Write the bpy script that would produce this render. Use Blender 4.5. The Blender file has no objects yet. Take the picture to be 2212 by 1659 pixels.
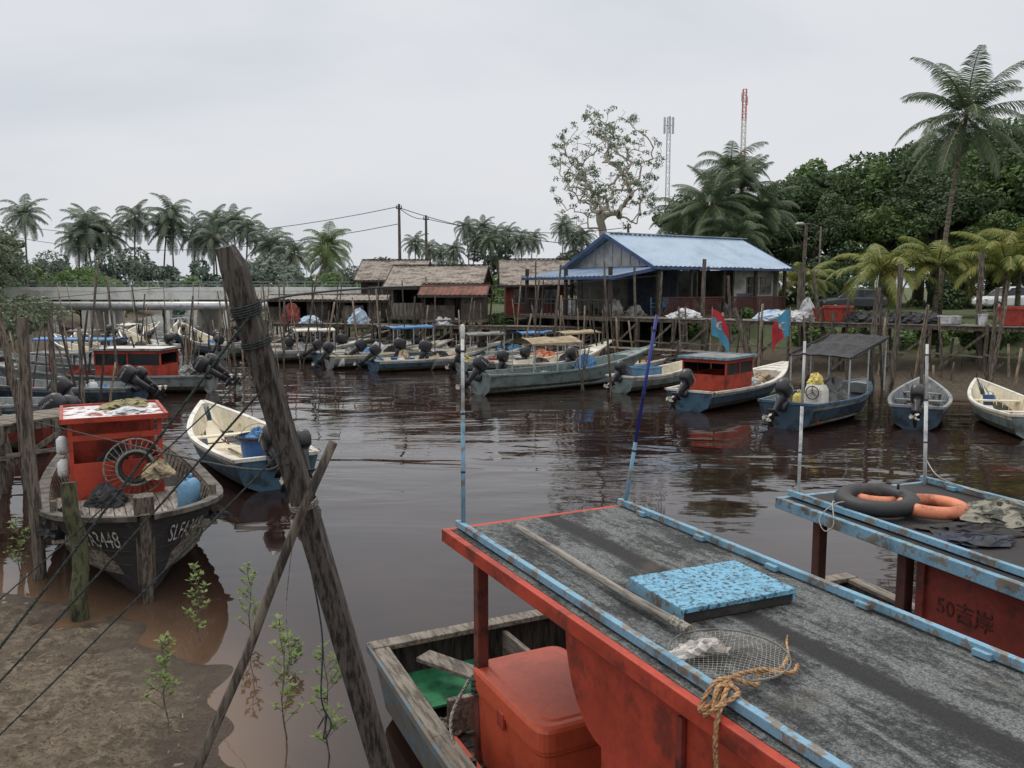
import bpy, math, random, numpy as np
from mathutils import Vector as V, Matrix
R=random.Random(7); rad=math.radians
sc=bpy.context.scene; COL=sc.collection
def lin(c,a=1,g=1.):
    return tuple(min(.86,g*((x/255)/12.92 if x<=10 else (((x/255)+.055)/1.055)**2.4)) for x in c)+(a,)
# ---------------- materials
def nt(name):
    m=bpy.data.materials.new(name); m.use_nodes=True; n=m.node_tree; n.nodes.clear()
    o=n.nodes.new('ShaderNodeOutputMaterial'); return m,n,o
def N(n,t,**k):
    x=n.nodes.new(t)
    for a,b in k.items(): setattr(x,a,b)
    return x
def noise(n,co,scale,detail=6,rough=.6,dist=0):
    x=N(n,'ShaderNodeTexNoise'); x.inputs['Scale'].default_value=scale; x.inputs['Detail'].default_value=min(detail,6)
    x.inputs['Roughness'].default_value=rough; x.inputs['Distortion'].default_value=dist; n.links.new(co,x.inputs['Vector']); return x.outputs['Fac']
def ramp(n,f,a,b):
    x=N(n,'ShaderNodeMapRange'); x.interpolation_type='SMOOTHSTEP'; x.inputs[1].default_value=a; x.inputs[2].default_value=b; n.links.new(f,x.inputs[0]); return x.outputs[0]
def mix(n,f,a,b,bt='MIX'):
    x=N(n,'ShaderNodeMix',data_type='RGBA',blend_type=bt)
    if isinstance(f,float): x.inputs[0].default_value=f
    else: n.links.new(f,x.inputs[0])
    for i,c in ((6,a),(7,b)):
        if isinstance(c,tuple): x.inputs[i].default_value=c
        else: n.links.new(c,x.inputs[i])
    return x.outputs[2]
def mth(n,op,a,b=0.0,c=None):
    x=N(n,'ShaderNodeMath',operation=op)
    for i,v in enumerate((a,b,c)):
        if v is None: continue
        if isinstance(v,(int,float)): x.inputs[i].default_value=v
        else: n.links.new(v,x.inputs[i])
    return x.outputs[0]
def bump(n,f,s,d,nrm=None):
    b=N(n,'ShaderNodeBump'); b.inputs['Strength'].default_value=s; b.inputs['Distance'].default_value=d; n.links.new(f,b.inputs['Height'])
    if nrm: n.links.new(nrm,b.inputs['Normal'])
    return b.outputs[0]
def prin(n,o,col,rough,bmp=None,metal=0,spec=.4):
    p=N(n,'ShaderNodeBsdfPrincipled'); n.links.new(p.outputs[0],o.inputs[0])
    if isinstance(col,tuple): p.inputs['Base Color'].default_value=col
    else: n.links.new(col,p.inputs['Base Color'])
    if isinstance(rough,float): p.inputs['Roughness'].default_value=rough
    else: n.links.new(rough,p.inputs['Roughness'])
    p.inputs['Metallic'].default_value=metal; p.inputs['Specular IOR Level'].default_value=spec
    if bmp: n.links.new(bmp,p.inputs['Normal'])
    return p
MC={}
def pm(name,c1=(128,128,128),c2=None,lo=.5,hi=.62,sc_=3,rough=.6,bs=.3,bd=.01,metal=0,grime=.5,stretch=None,spec=.4,g_=1.15):
    if name in MC: return MC[name]
    m,n,o=nt(name); tc=N(n,'ShaderNodeTexCoord').outputs['Object']
    co=tc
    if stretch:
        mp=N(n,'ShaderNodeMapping'); mp.inputs['Scale'].default_value=stretch; n.links.new(tc,mp.inputs[0]); co=mp.outputs[0]
    a=noise(n,co,sc_,6,.68)
    c2=c2 or tuple(int(x*.65) for x in c1)
    col=mix(n,ramp(n,a,lo,hi),lin(c1,g=g_),lin(c2,g=g_))
    g=noise(n,co,sc_*.45+.3,4,.6); g2=noise(n,co,sc_*9,3,.6)
    col=mix(n,mth(n,'MULTIPLY',ramp(n,g,.42,.78),grime),col,lin((96,89,80)),'MULTIPLY')
    col=mix(n,mth(n,'MULTIPLY',ramp(n,g2,.35,.75),grime*.5),col,lin((140,132,120)),'MULTIPLY')
    prin(n,o,col,rough,bump(n,mth(n,'ADD',a,mth(n,'MULTIPLY',g2,.4)),bs,bd),metal,spec); MC[name]=m; return m
wood_grey=pm('weathered_wood',(126,118,108),(80,73,66),.42,.62,4,.85,.5,.01,stretch=(1,6,6))
wood_post=pm('post_wood',(112,103,93),(62,55,50),.42,.6,5,.9,.6,.015,stretch=(5,5,.7))
wood_dark=pm('dark_wood',(74,67,62),(42,38,35),.42,.6,5,.85,.6,.012,stretch=(6,6,.8))
wood_moss=pm('mossy_wood',(80,82,58),(52,50,40),.45,.6,7,.9,.6,.015,stretch=(3,3,1))
bamboo=pm('pole_wood',(146,128,108),(104,90,76),.45,.6,5,.7,.3,.005,stretch=(4,4,1))
hull_black=pm('tarred_hull',(50,48,48),(98,92,86),.57,.7,3,.75,.5,.015,stretch=(.6,3,6))
plank_pale=pm('pale_planks',(148,140,132),(100,90,82),.45,.6,3,.8,.4,.008,stretch=(1,9,4))
red_paint=pm('red_orange_paint',(166,62,44),(118,50,38),.5,.64,3,.6,.25,.006,grime=.5)
red_dull=pm('dull_red_paint',(126,54,46),(78,44,40),.5,.65,3,.6,.3,.006)
orange_plastic=pm('orange_fibreglass',(182,80,54),(156,68,48),.45,.7,2,.42,.12,.004,grime=.4)
blue_paint=pm('light_blue_paint',(112,150,172),(116,110,102),.51,.57,9,.7,.4,.004,grime=.6)
blue_hull=pm('blue_hull_paint',(66,94,114),(48,58,66),.5,.65,3,.5,.2,.006)
blue_dk=pm('dark_blue_hull',(56,74,90),(40,48,54),.48,.62,3,.5,.2,.006)
white_paint=pm('white_boat_paint',(204,201,192),(144,135,119),.52,.68,2.5,.5,.15,.005,grime=.5)
cream=pm('cream_interior',(206,198,176),(158,130,98),.54,.7,2,.5,.15,.005,grime=.4)
greengrey=pm('grey_green_hull',(116,130,128),(86,90,88),.5,.65,2.5,.55,.2,.006)
grey_boat=pm('grey_boat_paint',(132,136,137),(92,92,91),.5,.65,2.5,.55,.2,.006)
foul=pm('antifouling_stain',(60,60,54),(88,74,58),.45,.65,4,.7,.3,.006)
algae=pm('algae_waterline',(70,68,54),(46,44,36),.45,.6,7,.8,.3,.006)
black_pl=pm('black_cowl',(44,44,47),(64,64,65),.6,.75,6,.35,.08,.003,grime=.3)
steel=pm('galvanised_steel',(180,184,186),(136,136,134),.5,.7,5,.4,.1,.004,metal=.4,grime=.3)
grey_metal=pm('worn_aluminium',(120,118,114),(72,66,60),.5,.65,8,.45,.2,.004,metal=.5)
white_worn=pm('worn_prop',(176,172,160),(92,78,66),.45,.6,9,.5,.2,.004)
yellow=pm('yellow_plastic',(200,184,104),None,.55,.7,4,.5,.1,.004)
blue_pl=pm('blue_plastic',(46,88,142),(36,68,108),.5,.7,3,.42,.1,.004,grime=.35)
blue_light_pl=pm('pale_blue_plastic',(98,138,168),(74,108,132),.5,.7,3,.5,.1,.004)
blue_tarp=pm('blue_tarpaulin',(68,116,164),(96,134,166),.45,.65,3,.6,.6,.03)
tan_tarp=pm('tan_canvas',(160,145,118),(118,106,88),.45,.65,3,.85,.5,.02)
grey_tarp=pm('grey_canvas',(128,128,126),(84,84,84),.45,.65,3,.85,.5,.02)
black_tarp=pm('black_netting',(48,48,51),(72,72,73),.5,.65,8,.85,.6,.02)
white_sack=pm('white_sack_cloth',(198,200,202),(154,157,162),.45,.65,4,.75,.6,.02)
red_tub=pm('red_plastic',(158,64,52),(124,52,44),.45,.65,3,.5,.1,.004)
rope_dark=pm('dark_green_rope',(66,74,72),(40,45,44),.4,.6,60,.9,.8,.004)
rope_tan=pm('hemp_rope',(182,146,108),(126,94,66),.4,.6,60,.9,.9,.004,grime=.3)
rope_grey=pm('grey_rope',(150,146,136),(92,88,82),.4,.6,60,.9,.8,.004)
rubber=pm('black_rubber',(44,44,45),(74,70,66),.55,.7,5,.55,.15,.004)
orange_ring=pm('orange_lifering',(200,124,92),(162,94,68),.5,.65,6,.6,.2,.005)
roof_grey=pm('cement_roof',(146,137,128),(92,84,77),.45,.62,1.6,.85,.3,.02,stretch=(1,3,1))
roof_rust=pm('rusty_roof',(124,78,66),(88,62,53),.45,.62,1.5,.8,.3,.02)
roof_blue=pm('blue_metal_roof',(150,168,186),(130,150,170),.45,.75,.7,.55,.1,.01,grime=.25)
roof_trim=pm('deep_blue_trim',(62,84,122),None,.5,.7,2,.5,.1,.004)
wall_grey=pm('grey_board_wall',(124,117,109),(74,68,62),.45,.62,2,.85,.4,.01,stretch=(6,6,.7))
wall_dark=pm('dark_board_wall',(74,68,62),(48,44,41),.45,.62,2,.85,.4,.01)
wall_red=pm('red_board_wall',(118,56,48),(80,48,42),.45,.62,2,.8,.4,.01)
wall_white=pm('cream_wall',(160,158,152),(120,117,111),.48,.66,1.5,.8,.2,.01,grime=.7)
gable_grey=pm('gable_panel',(160,160,160),(130,130,132),.5,.7,1.5,.7,.2,.01)
glass_dark=pm('dark_glass',(42,46,50),(56,60,63),.5,.7,2,.12,.02,.002,spec=.6)
concrete=pm('concrete',(208,208,204),(164,162,156),.5,.7,.8,.85,.2,.01,grime=.35)
green_mat=pm('green_mat',(36,108,70),(26,82,56),.45,.65,9,.8,.5,.01)
bark=pm('bark',(126,117,104),(80,72,64),.42,.6,4,.9,.6,.03,stretch=(1,1,3))
bark_pale=pm('pale_bark',(178,170,158),(136,128,116),.45,.62,2,.9,.4,.03,grime=.3)
net_mat=pm('net_line',(172,168,160),None,.5,.7,8,.8,.1,.002)
car_white=pm('white_car_paint',(214,214,214),(200,200,200),.5,.8,2,.25,.02,.001,grime=.15)
car_grey=pm('grey_car_paint',(66,70,74),(58,60,64),.5,.8,2,.25,.02,.001,grime=.15)
white_plain=pm('white_lettering',(186,184,178),(104,100,95),.48,.6,14,.7,.1,.002,grime=.4)
red_flag=pm('red_flag_cloth',(168,52,58),None,.55,.75,2,.8,.2,.01,grime=.2)
blue_flag=pm('blue_flag_cloth',(70,138,168),None,.55,.75,2,.8,.2,.01,grime=.2)
tape=pm('dark_blue_tape',(40,48,126),(32,38,86),.5,.7,6,.4,.1,.002)
pole_white=pm('weathered_pole_white',(198,198,196),(154,162,168),.48,.62,7,.6,.1,.002,grime=.4)
red_white=pm('tower_red',(186,78,76),None,.5,.7,2,.6,.1,.01)
navy=pm('navy_cloth',(48,53,78)); pale_sack=pm('pale_blue_sack',(158,180,202),(190,194,198))
side_worn=pm('side_blue_worn',(82,106,120),(104,98,90),.4,.52,8,.75,.4,.008)
teal=pm('teal_boat_paint',(92,136,136),(74,88,88),.5,.65,2.5,.5,.2,.006); rustm=pm('rust',(112,66,46),(70,45,36))
def leafmat(name,c1,c2,c3,s=.5,tr=.25,g_=1.75):
    m,n,o=nt(name); tc=N(n,'ShaderNodeTexCoord').outputs['Object']; oi=N(n,'ShaderNodeObjectInfo').outputs['Random']
    geo=N(n,'ShaderNodeNewGeometry')
    c=mix(n,ramp(n,noise(n,tc,s,3),.38,.62),lin(c1,g=g_),lin(c2,g=g_))
    c=mix(n,mth(n,'MULTIPLY',geo.outputs['Random Per Island'],.6),c,lin(c3,g=g_))
    c=mix(n,mth(n,'MULTIPLY',oi,.3),c,lin((160,150,120)),'MULTIPLY')
    d=N(n,'ShaderNodeBsdfPrincipled'); n.links.new(c,d.inputs['Base Color']); d.inputs['Roughness'].default_value=.55; d.inputs['Specular IOR Level'].default_value=.3
    t=N(n,'ShaderNodeBsdfTranslucent'); n.links.new(c,t.inputs[0]); x=N(n,'ShaderNodeMixShader'); x.inputs[0].default_value=tr
    n.links.new(d.outputs[0],x.inputs[1]); n.links.new(t.outputs[0],x.inputs[2]); n.links.new(x.outputs[0],o.inputs[0]); MC[name]=m; return m
leaf_dk=leafmat('leaf_dark_green',(52,68,44),(70,88,54),(44,56,40))
leaf_md=leafmat('leaf_mid_green',(72,92,52),(90,110,62),(58,74,46))
leaf_far=leafmat('leaf_far_hazed',(86,97,88),(98,110,97),(78,88,82),.15)  # distance haze painted into the leaf colour: paler, bluer green
leaf_palm=leafmat('palm_leaf',(68,82,62),(84,98,70),(56,68,54))
leaf_pfar=leafmat('far_palm_leaf_hazed',(80,92,80),(92,104,88),(70,80,72))  # palm leaf greyed and lightened, aerial haze put into its colour
leaf_yel=leafmat('palm_leaf_yellowing',(104,114,56),(136,132,66),(76,94,50),.9,g_=1.3)
leaf_sp=leafmat('leaf_sparse',(84,100,80),(98,114,88),(72,86,70))
leaf_bush=leafmat('bush_leaf',(88,98,80),(106,113,93),(70,81,64))
leaf_seed=leafmat('seedling_leaf',(104,126,70),(84,106,58),(130,136,84),8,g_=1.3)
# ---------------- mesh builder
class MB:
    def __init__(s): s.v=[];s.f=[];s.m=[]
    def add(s,vs,fs,m=0):
        b=len(s.v); s.v+=[tuple(x) for x in vs]; s.f+=[tuple(i+b for i in f) for f in fs]; s.m+=[m]*len(fs)
    def quad(s,*p,m=0): s.add(p,[tuple(range(len(p)))],m)
    def box(s,c,d,m=0,rz=0):
        x,y,z=[a/2 for a in d]; cs,sn=math.cos(rz),math.sin(rz); vs=[]
        for dz in(-z,z):
            for dx,dy in((-x,-y),(x,-y),(x,y),(-x,y)): vs.append((c[0]+dx*cs-dy*sn,c[1]+dx*sn+dy*cs,c[2]+dz))
        s.add(vs,[(3,2,1,0),(4,5,6,7),(0,1,5,4),(1,2,6,5),(2,3,7,6),(3,0,4,7)],m)
    def beam(s,p,q,w,h,m=0,w2=None,h2=None):
        p,q=V(p),V(q); d=(q-p).normalized(); up=V((0,0,1)) if abs(d.z)<.95 else V((0,1,0)); a=d.cross(up).normalized(); b=a.cross(d).normalized()
        w2=w2 or w;h2=h2 or h; vs=[]
        for o,ww,hh in((p,w,h),(q,w2,h2)):
            for i,j in((-1,-1),(1,-1),(1,1),(-1,1)): vs.append(o+a*i*ww/2+b*j*hh/2)
        s.add(vs,[(0,1,2,3),(7,6,5,4),(4,5,1,0),(5,6,2,1),(6,7,3,2),(7,4,0,3)],m)
    def tube(s,pts,r,n=8,m=0,cap=True):
        pts=[V(p) for p in pts]; k=len(pts); rs=r if isinstance(r,(list,tuple)) else [r]*k; vs=[]; a=None
        for i,p in enumerate(pts):
            d=(pts[min(i+1,k-1)]-pts[max(i-1,0)]).normalized()
            if a is None: a=d.cross(V((0,0,1)) if abs(d.z)<.9 else V((0,1,0))).normalized()
            else: a=(a-d*a.dot(d)).normalized()
            b=d.cross(a)
            for j in range(n):
                t=2*math.pi*j/n; vs.append(p+a*math.cos(t)*rs[i]+b*math.sin(t)*rs[i])
        fs=[(i*n+j,i*n+(j+1)%n,(i+1)*n+(j+1)%n,(i+1)*n+j) for i in range(k-1) for j in range(n)]
        if cap: fs+=[tuple(range(n))[::-1],tuple(range((k-1)*n,k*n))]
        s.add(vs,fs,m)
    def loft(s,rings,m=0,cap=True):
        n=len(rings[0]); vs=[p for r in rings for p in r]; k=len(rings)
        fs=[(i*n+j,i*n+(j+1)%n,(i+1)*n+(j+1)%n,(i+1)*n+j) for i in range(k-1) for j in range(n)]
        if cap: fs+=[tuple(range(n))[::-1],tuple(range((k-1)*n,k*n))]
        s.add(vs,fs,m)
    def lathe(s,prof,c=(0,0,0),n=20,m=0):
        s.loft([[(c[0]+r*math.cos(2*math.pi*j/n),c[1]+r*math.sin(2*math.pi*j/n),c[2]+z) for j in range(n)] for r,z in prof],m)
    def torus(s,c,R0,r,n=28,k=10,m=0,ax='z',sq=1):
        vs=[]
        for i in range(n):
            t=2*math.pi*i/n
            for j in range(k):
                u=2*math.pi*j/k; rr=R0+r*math.cos(u); p=(rr*math.cos(t),rr*math.sin(t),r*math.sin(u)*sq)
                if ax=='x': p=(p[2],p[0],p[1])
                if ax=='y': p=(p[0],p[2],p[1])
                vs.append((c[0]+p[0],c[1]+p[1],c[2]+p[2]))
        s.add(vs,[(i*k+j,((i+1)%n)*k+j,((i+1)%n)*k+(j+1)%k,i*k+(j+1)%k) for i in range(n) for j in range(k)],m)
    def mesh(s,name,mats,smooth=False):
        me=bpy.data.meshes.new(name); me.from_pydata(s.v,[],s.f)
        for m in (mats if isinstance(mats,(list,tuple)) else [mats]): me.materials.append(m)
        me.polygons.foreach_set('material_index',s.m)
        if smooth: me.polygons.foreach_set('use_smooth',[True]*len(s.f))
        me.update(); return me
    def obj(s,name,mats,parent=None,smooth=False,bevel=0,loc=(0,0,0),rz=0):
        return mkobj(name,s.mesh(name,mats,smooth),parent,loc,rz,bevel)
def mkobj(name,me,parent=None,loc=(0,0,0),rz=0,bevel=0):
    o=bpy.data.objects.new(name,me); COL.objects.link(o); o.location=loc; o.rotation_euler=(0,0,rz)
    if parent: o.parent=parent
    if bevel:
        b=o.modifiers.new('Bevel','BEVEL'); b.width=bevel; b.segments=2; b.limit_method='ANGLE'; b.angle_limit=rad(40)
    return o
def lab(o,label,cat,group=None):
    o['label']=label; o['category']=cat
    if group:o['group']=group
    return o
def thing(name,label,cat,loc=(0,0,0),rz=0,group=None):
    o=bpy.data.objects.new(name,None); o.empty_display_size=.2; COL.objects.link(o); o.location=loc; o.rotation_euler=(0,0,rz); return lab(o,label,cat,group)
def sub(name,parent,loc=(0,0,0),rot=(0,0,0)):
    o=bpy.data.objects.new(name,None); o.empty_display_size=.1; COL.objects.link(o); o.parent=parent; o.location=loc; o.rotation_euler=rot; return o
def W(t,x,y,z):
    c,s_=math.cos(t.rotation_euler.z),math.sin(t.rotation_euler.z); l=t.location
    return (l.x+x*c-y*s_, l.y+x*s_+y*c, l.z+z)
def textmesh(body,size=1,ext=.01):
    cu=bpy.data.curves.new('t','FONT'); cu.body=body; cu.size=size; cu.extrude=ext; cu.align_x='CENTER'; cu.align_y='CENTER'; cu.resolution_u=3
    o=bpy.data.objects.new('t',cu); COL.objects.link(o); bpy.context.view_layer.update()
    me=bpy.data.meshes.new_from_object(o.evaluated_get(bpy.context.evaluated_depsgraph_get())); bpy.data.objects.remove(o); return me
def rings(cx,cy,z,a,b,n=16,p=3.):
    out=[]
    for j in range(n):
        t=2*math.pi*j/n; c,s_=math.cos(t),math.sin(t)
        out.append((cx+a*math.copysign(abs(c)**(2/p),c),cy+b*math.copysign(abs(s_)**(2/p),s_),z))
    return out
# ---------------- terrain
POLY=np.array([(-1.6,3.6),(-2.2,6.2),(-2.7,7.4),(-3.4,8.5),(-4.9,9.7),(-6.9,10.9),(-12,12),(-20,20),(-25,40),(-31,58),(-41,82),(-60,150),(-45,150),(-30,82),(-22,64),(-12,53),(-2,48),(6.6,43),(12.5,35),(16,30),(22,27.5),(40,25),(90,18),(90,-5),(0,-5),(-.6,2)],float)
rs=np.random.RandomState(3); WV=[(rs.uniform(.6,9),rs.uniform(0,6.28),rs.uniform(0,6.28)) for _ in range(26)]
FV=[(rs.uniform(10,38),rs.uniform(0,6.28),rs.uniform(0,6.28)) for _ in range(30)]
def wob(X,Y,W_=WV,e=.8):
    h=np.zeros(X.shape)
    for k,a,p in W_: h+=np.sin(k*(X*math.cos(a)+Y*math.sin(a))+p)/(k**e+1)
    return h
def sdist(X,Y):
    n=len(POLY); D=np.full(X.shape,1e9); ins=np.zeros(X.shape,bool)
    for i in range(n):
        a,b=POLY[i],POLY[(i+1)%n]; e=b-a; wx,wy=X-a[0],Y-a[1]; t=np.clip((wx*e[0]+wy*e[1])/(e@e),0,1)
        D=np.minimum(D,np.hypot(wx-e[0]*t,wy-e[1]*t)); c=(a[1]>Y)!=(b[1]>Y)
        with np.errstate(all='ignore'): xi=a[0]+(Y-a[1])*e[0]/(e[1] if e[1] else 1e-9)
        ins^=c&(X<xi)
    return np.where(ins,-D,D)
def height(X,Y):
    s=sdist(X,Y); w=wob(X,Y)
    near=np.clip((16-Y)/4,0,1); s=s+near*(wob(X*1.3+5,Y*1.3,WV,.6)*.09)
    out=np.where(s>0,np.minimum(2.4,s*(.24*(1-near)+.085*near)+.0),np.maximum(-1.6,s*.16))
    return out+w*.014*np.clip(1+s,0.2,2)+np.clip((s-8)/30,0,1)*wob(X*.1,Y*.1)*.12+wob(X,Y,FV,.3)*.015*near*np.clip(s*1.6,0,1)
def gz(x,y): return float(height(np.array([float(x)]),np.array([float(y)]))[0])
def graded(lo,hi,fine,f0,f1,g):
    a=list(np.arange(f0,f1,fine)); st=fine; x=f1; r=[]
    while x<hi: r.append(x); st*=g; x+=st
    r.append(hi); st=fine; x=f0; l=[]
    while x>lo:
        st*=g; x-=st; l.append(x)
    return np.array(l[::-1]+a+r)
def sheet(name,mat,xs,ys,hf,smooth=True):
    X,Y=np.meshgrid(xs,ys); Z=hf(X,Y); nx,ny=len(xs),len(ys)
    co=np.stack([X,Y,Z],-1).reshape(-1,3); idx=np.arange(nx*ny).reshape(ny,nx)
    f=np.stack([idx[:-1,:-1],idx[:-1,1:],idx[1:,1:],idx[1:,:-1]],-1).reshape(-1,4)
    me=bpy.data.meshes.new(name); me.from_pydata(co.tolist(),[],f.tolist()); me.materials.append(mat)
    me.polygons.foreach_set('use_smooth',[smooth]*len(f)); o=mkobj(name,me); o['kind']='structure'; return o,X,Y
m,n,o=nt('mud_and_grass'); tc=N(n,'ShaderNodeNewGeometry').outputs['Position']; sx=N(n,'ShaderNodeSeparateXYZ'); n.links.new(tc,sx.inputs[0])
a=noise(n,tc,1.3,6,.65); b=noise(n,tc,7,6,.75); c=noise(n,tc,26,6,.75)
mud=mix(n,ramp(n,a,.38,.62),lin((126,112,95)),lin((104,92,77))); mud=mix(n,ramp(n,b,.44,.6),mud,lin((150,136,116)))
mud=mix(n,mth(n,'MULTIPLY',ramp(n,c,.5,.62),.8),mud,lin((72,63,53)))
wet=mth(n,'ADD',sx.outputs[2],mth(n,'MULTIPLY',mth(n,'SUBTRACT',a,.5),.15))
mud=mix(n,mth(n,'MULTIPLY',ramp(n,wet,.1,.0),.75),mud,lin((80,67,56)))
far=ramp(n,sx.outputs[1],14,22); mud=mix(n,mth(n,'MULTIPLY',far,.65),mud,lin((68,60,50)))
land=mix(n,ramp(n,noise(n,tc,.5,6,.7),.52,.64),lin((82,92,56)),lin((118,107,86))); land=mix(n,ramp(n,b,.4,.65),land,lin((64,74,46)))
col=mix(n,ramp(n,mth(n,'ADD',sx.outputs[2],mth(n,'MULTIPLY',mth(n,'SUBTRACT',a,.5),1.2)),.7,1.2),mud,land)
rg=mth(n,'SUBTRACT',.9,mth(n,'MULTIPLY',ramp(n,wet,.08,.0),.4))
prin(n,o,col,rg,bump(n,mth(n,'ADD',b,mth(n,'MULTIPLY',c,.8)),1.,.1),spec=.35); ground_m=m
xs=graded(-2500,2500,.05,-7.5,-1.6,1.035); ys=graded(-60,4000,.05,4.8,11,1.03)
sheet('ground',ground_m,xs,ys,height)
m,n,o=nt('tea_brown_water'); tc=N(n,'ShaderNodeNewGeometry').outputs['Position']; sy=N(n,'ShaderNodeSeparateXYZ'); n.links.new(tc,sy.inputs[0])
at=N(n,'ShaderNodeAttribute',attribute_name='shallow').outputs['Fac']
col=mix(n,ramp(n,noise(n,tc,.35,3),.35,.65),lin((36,25,22)),lin((46,33,28)))
col=mix(n,at,col,lin((98,78,62)))
mp=N(n,'ShaderNodeMapping'); mp.inputs['Scale'].default_value=(.3,.7,1); mp.inputs['Rotation'].default_value=(0,0,rad(-8)); n.links.new(tc,mp.inputs[0])
w1=noise(n,mp.outputs[0],.9,2,.4,.8)
mp2=N(n,'ShaderNodeMapping'); mp2.inputs['Scale'].default_value=(.6,1.5,1); mp2.inputs['Rotation'].default_value=(0,0,rad(14)); n.links.new(tc,mp2.inputs[0])
w2=noise(n,mp2.outputs[0],2.4,2,.5); patch=ramp(n,noise(n,tc,.16,3),.44,.6)
mid=mth(n,'ADD',.22,mth(n,'MULTIPLY',ramp(n,sy.outputs[1],11,20),.6))
hgt=mth(n,'MULTIPLY',mid,mth(n,'ADD',w1,mth(n,'MULTIPLY',w2,mth(n,'ADD',.04,mth(n,'MULTIPLY',patch,.26)))))
p=prin(n,o,col,.02,bump(n,hgt,1.,.07),spec=.5); p.inputs['IOR'].default_value=1.45
xs=graded(-250,250,.25,-9,2,1.06); ys=graded(-50,300,.25,3,13,1.06)
wo,X,Y=sheet('water',m,xs,ys,lambda X,Y:np.zeros(X.shape))
s=sdist(X,Y).ravel(); at=wo.data.attributes.new('shallow','FLOAT','POINT'); fade=np.clip((20-Y.ravel())/6,0.25,1)
at.data.foreach_set('value',(np.clip(1+s/1.6,0,1)**1.7*fade).astype(np.float32))
# ---------------- boats
WHITE=[algae,blue_hull,white_paint]
def hullfn(L,B,D,tw=.8,smid=.45,p=2.2,rise=.45,rake=.5,ch=.35,cw=.78,kr=.7,bowf=.03,draft=.15,aft=.04):
    def w(s): return tw+(1-tw)*math.sin(math.pi/2*min(s/smid,1)) if s<smid else max(bowf,1-((s-smid)/(1-smid))**p*(1-bowf))
    def zs(s): return D+rise*max(0,(s-.3)/.7)**2.2+aft*(1-s)**2
    def zk(s): return -draft+max(0,(s-.62)/.38)**2*(zs(s)+draft)*kr
    def pt(s,t,side=1):
        b=B/2*w(s); k,g=zk(s),zs(s); zc=k+(g-k)*ch*(.5+.5*min(1,2-2*s))
        cwid=cw*(1-.25*max(0,s-.6)/.4)
        if t<.3: u=t/.3; y=b*cwid*u; z=k+(zc-k)*u**1.3
        else: u=(t-.3)/.7; y=b*(cwid+(1-cwid)*u**.8); z=zc+(g-zc)*u
        hf=max(0,(z-k)/(g-k+1e-6))
        return V((L*s+rake*s**4*hf*(z-k)/(g-k+1e-6),y*side,z))
    return pt,w,zs,zk
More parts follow.
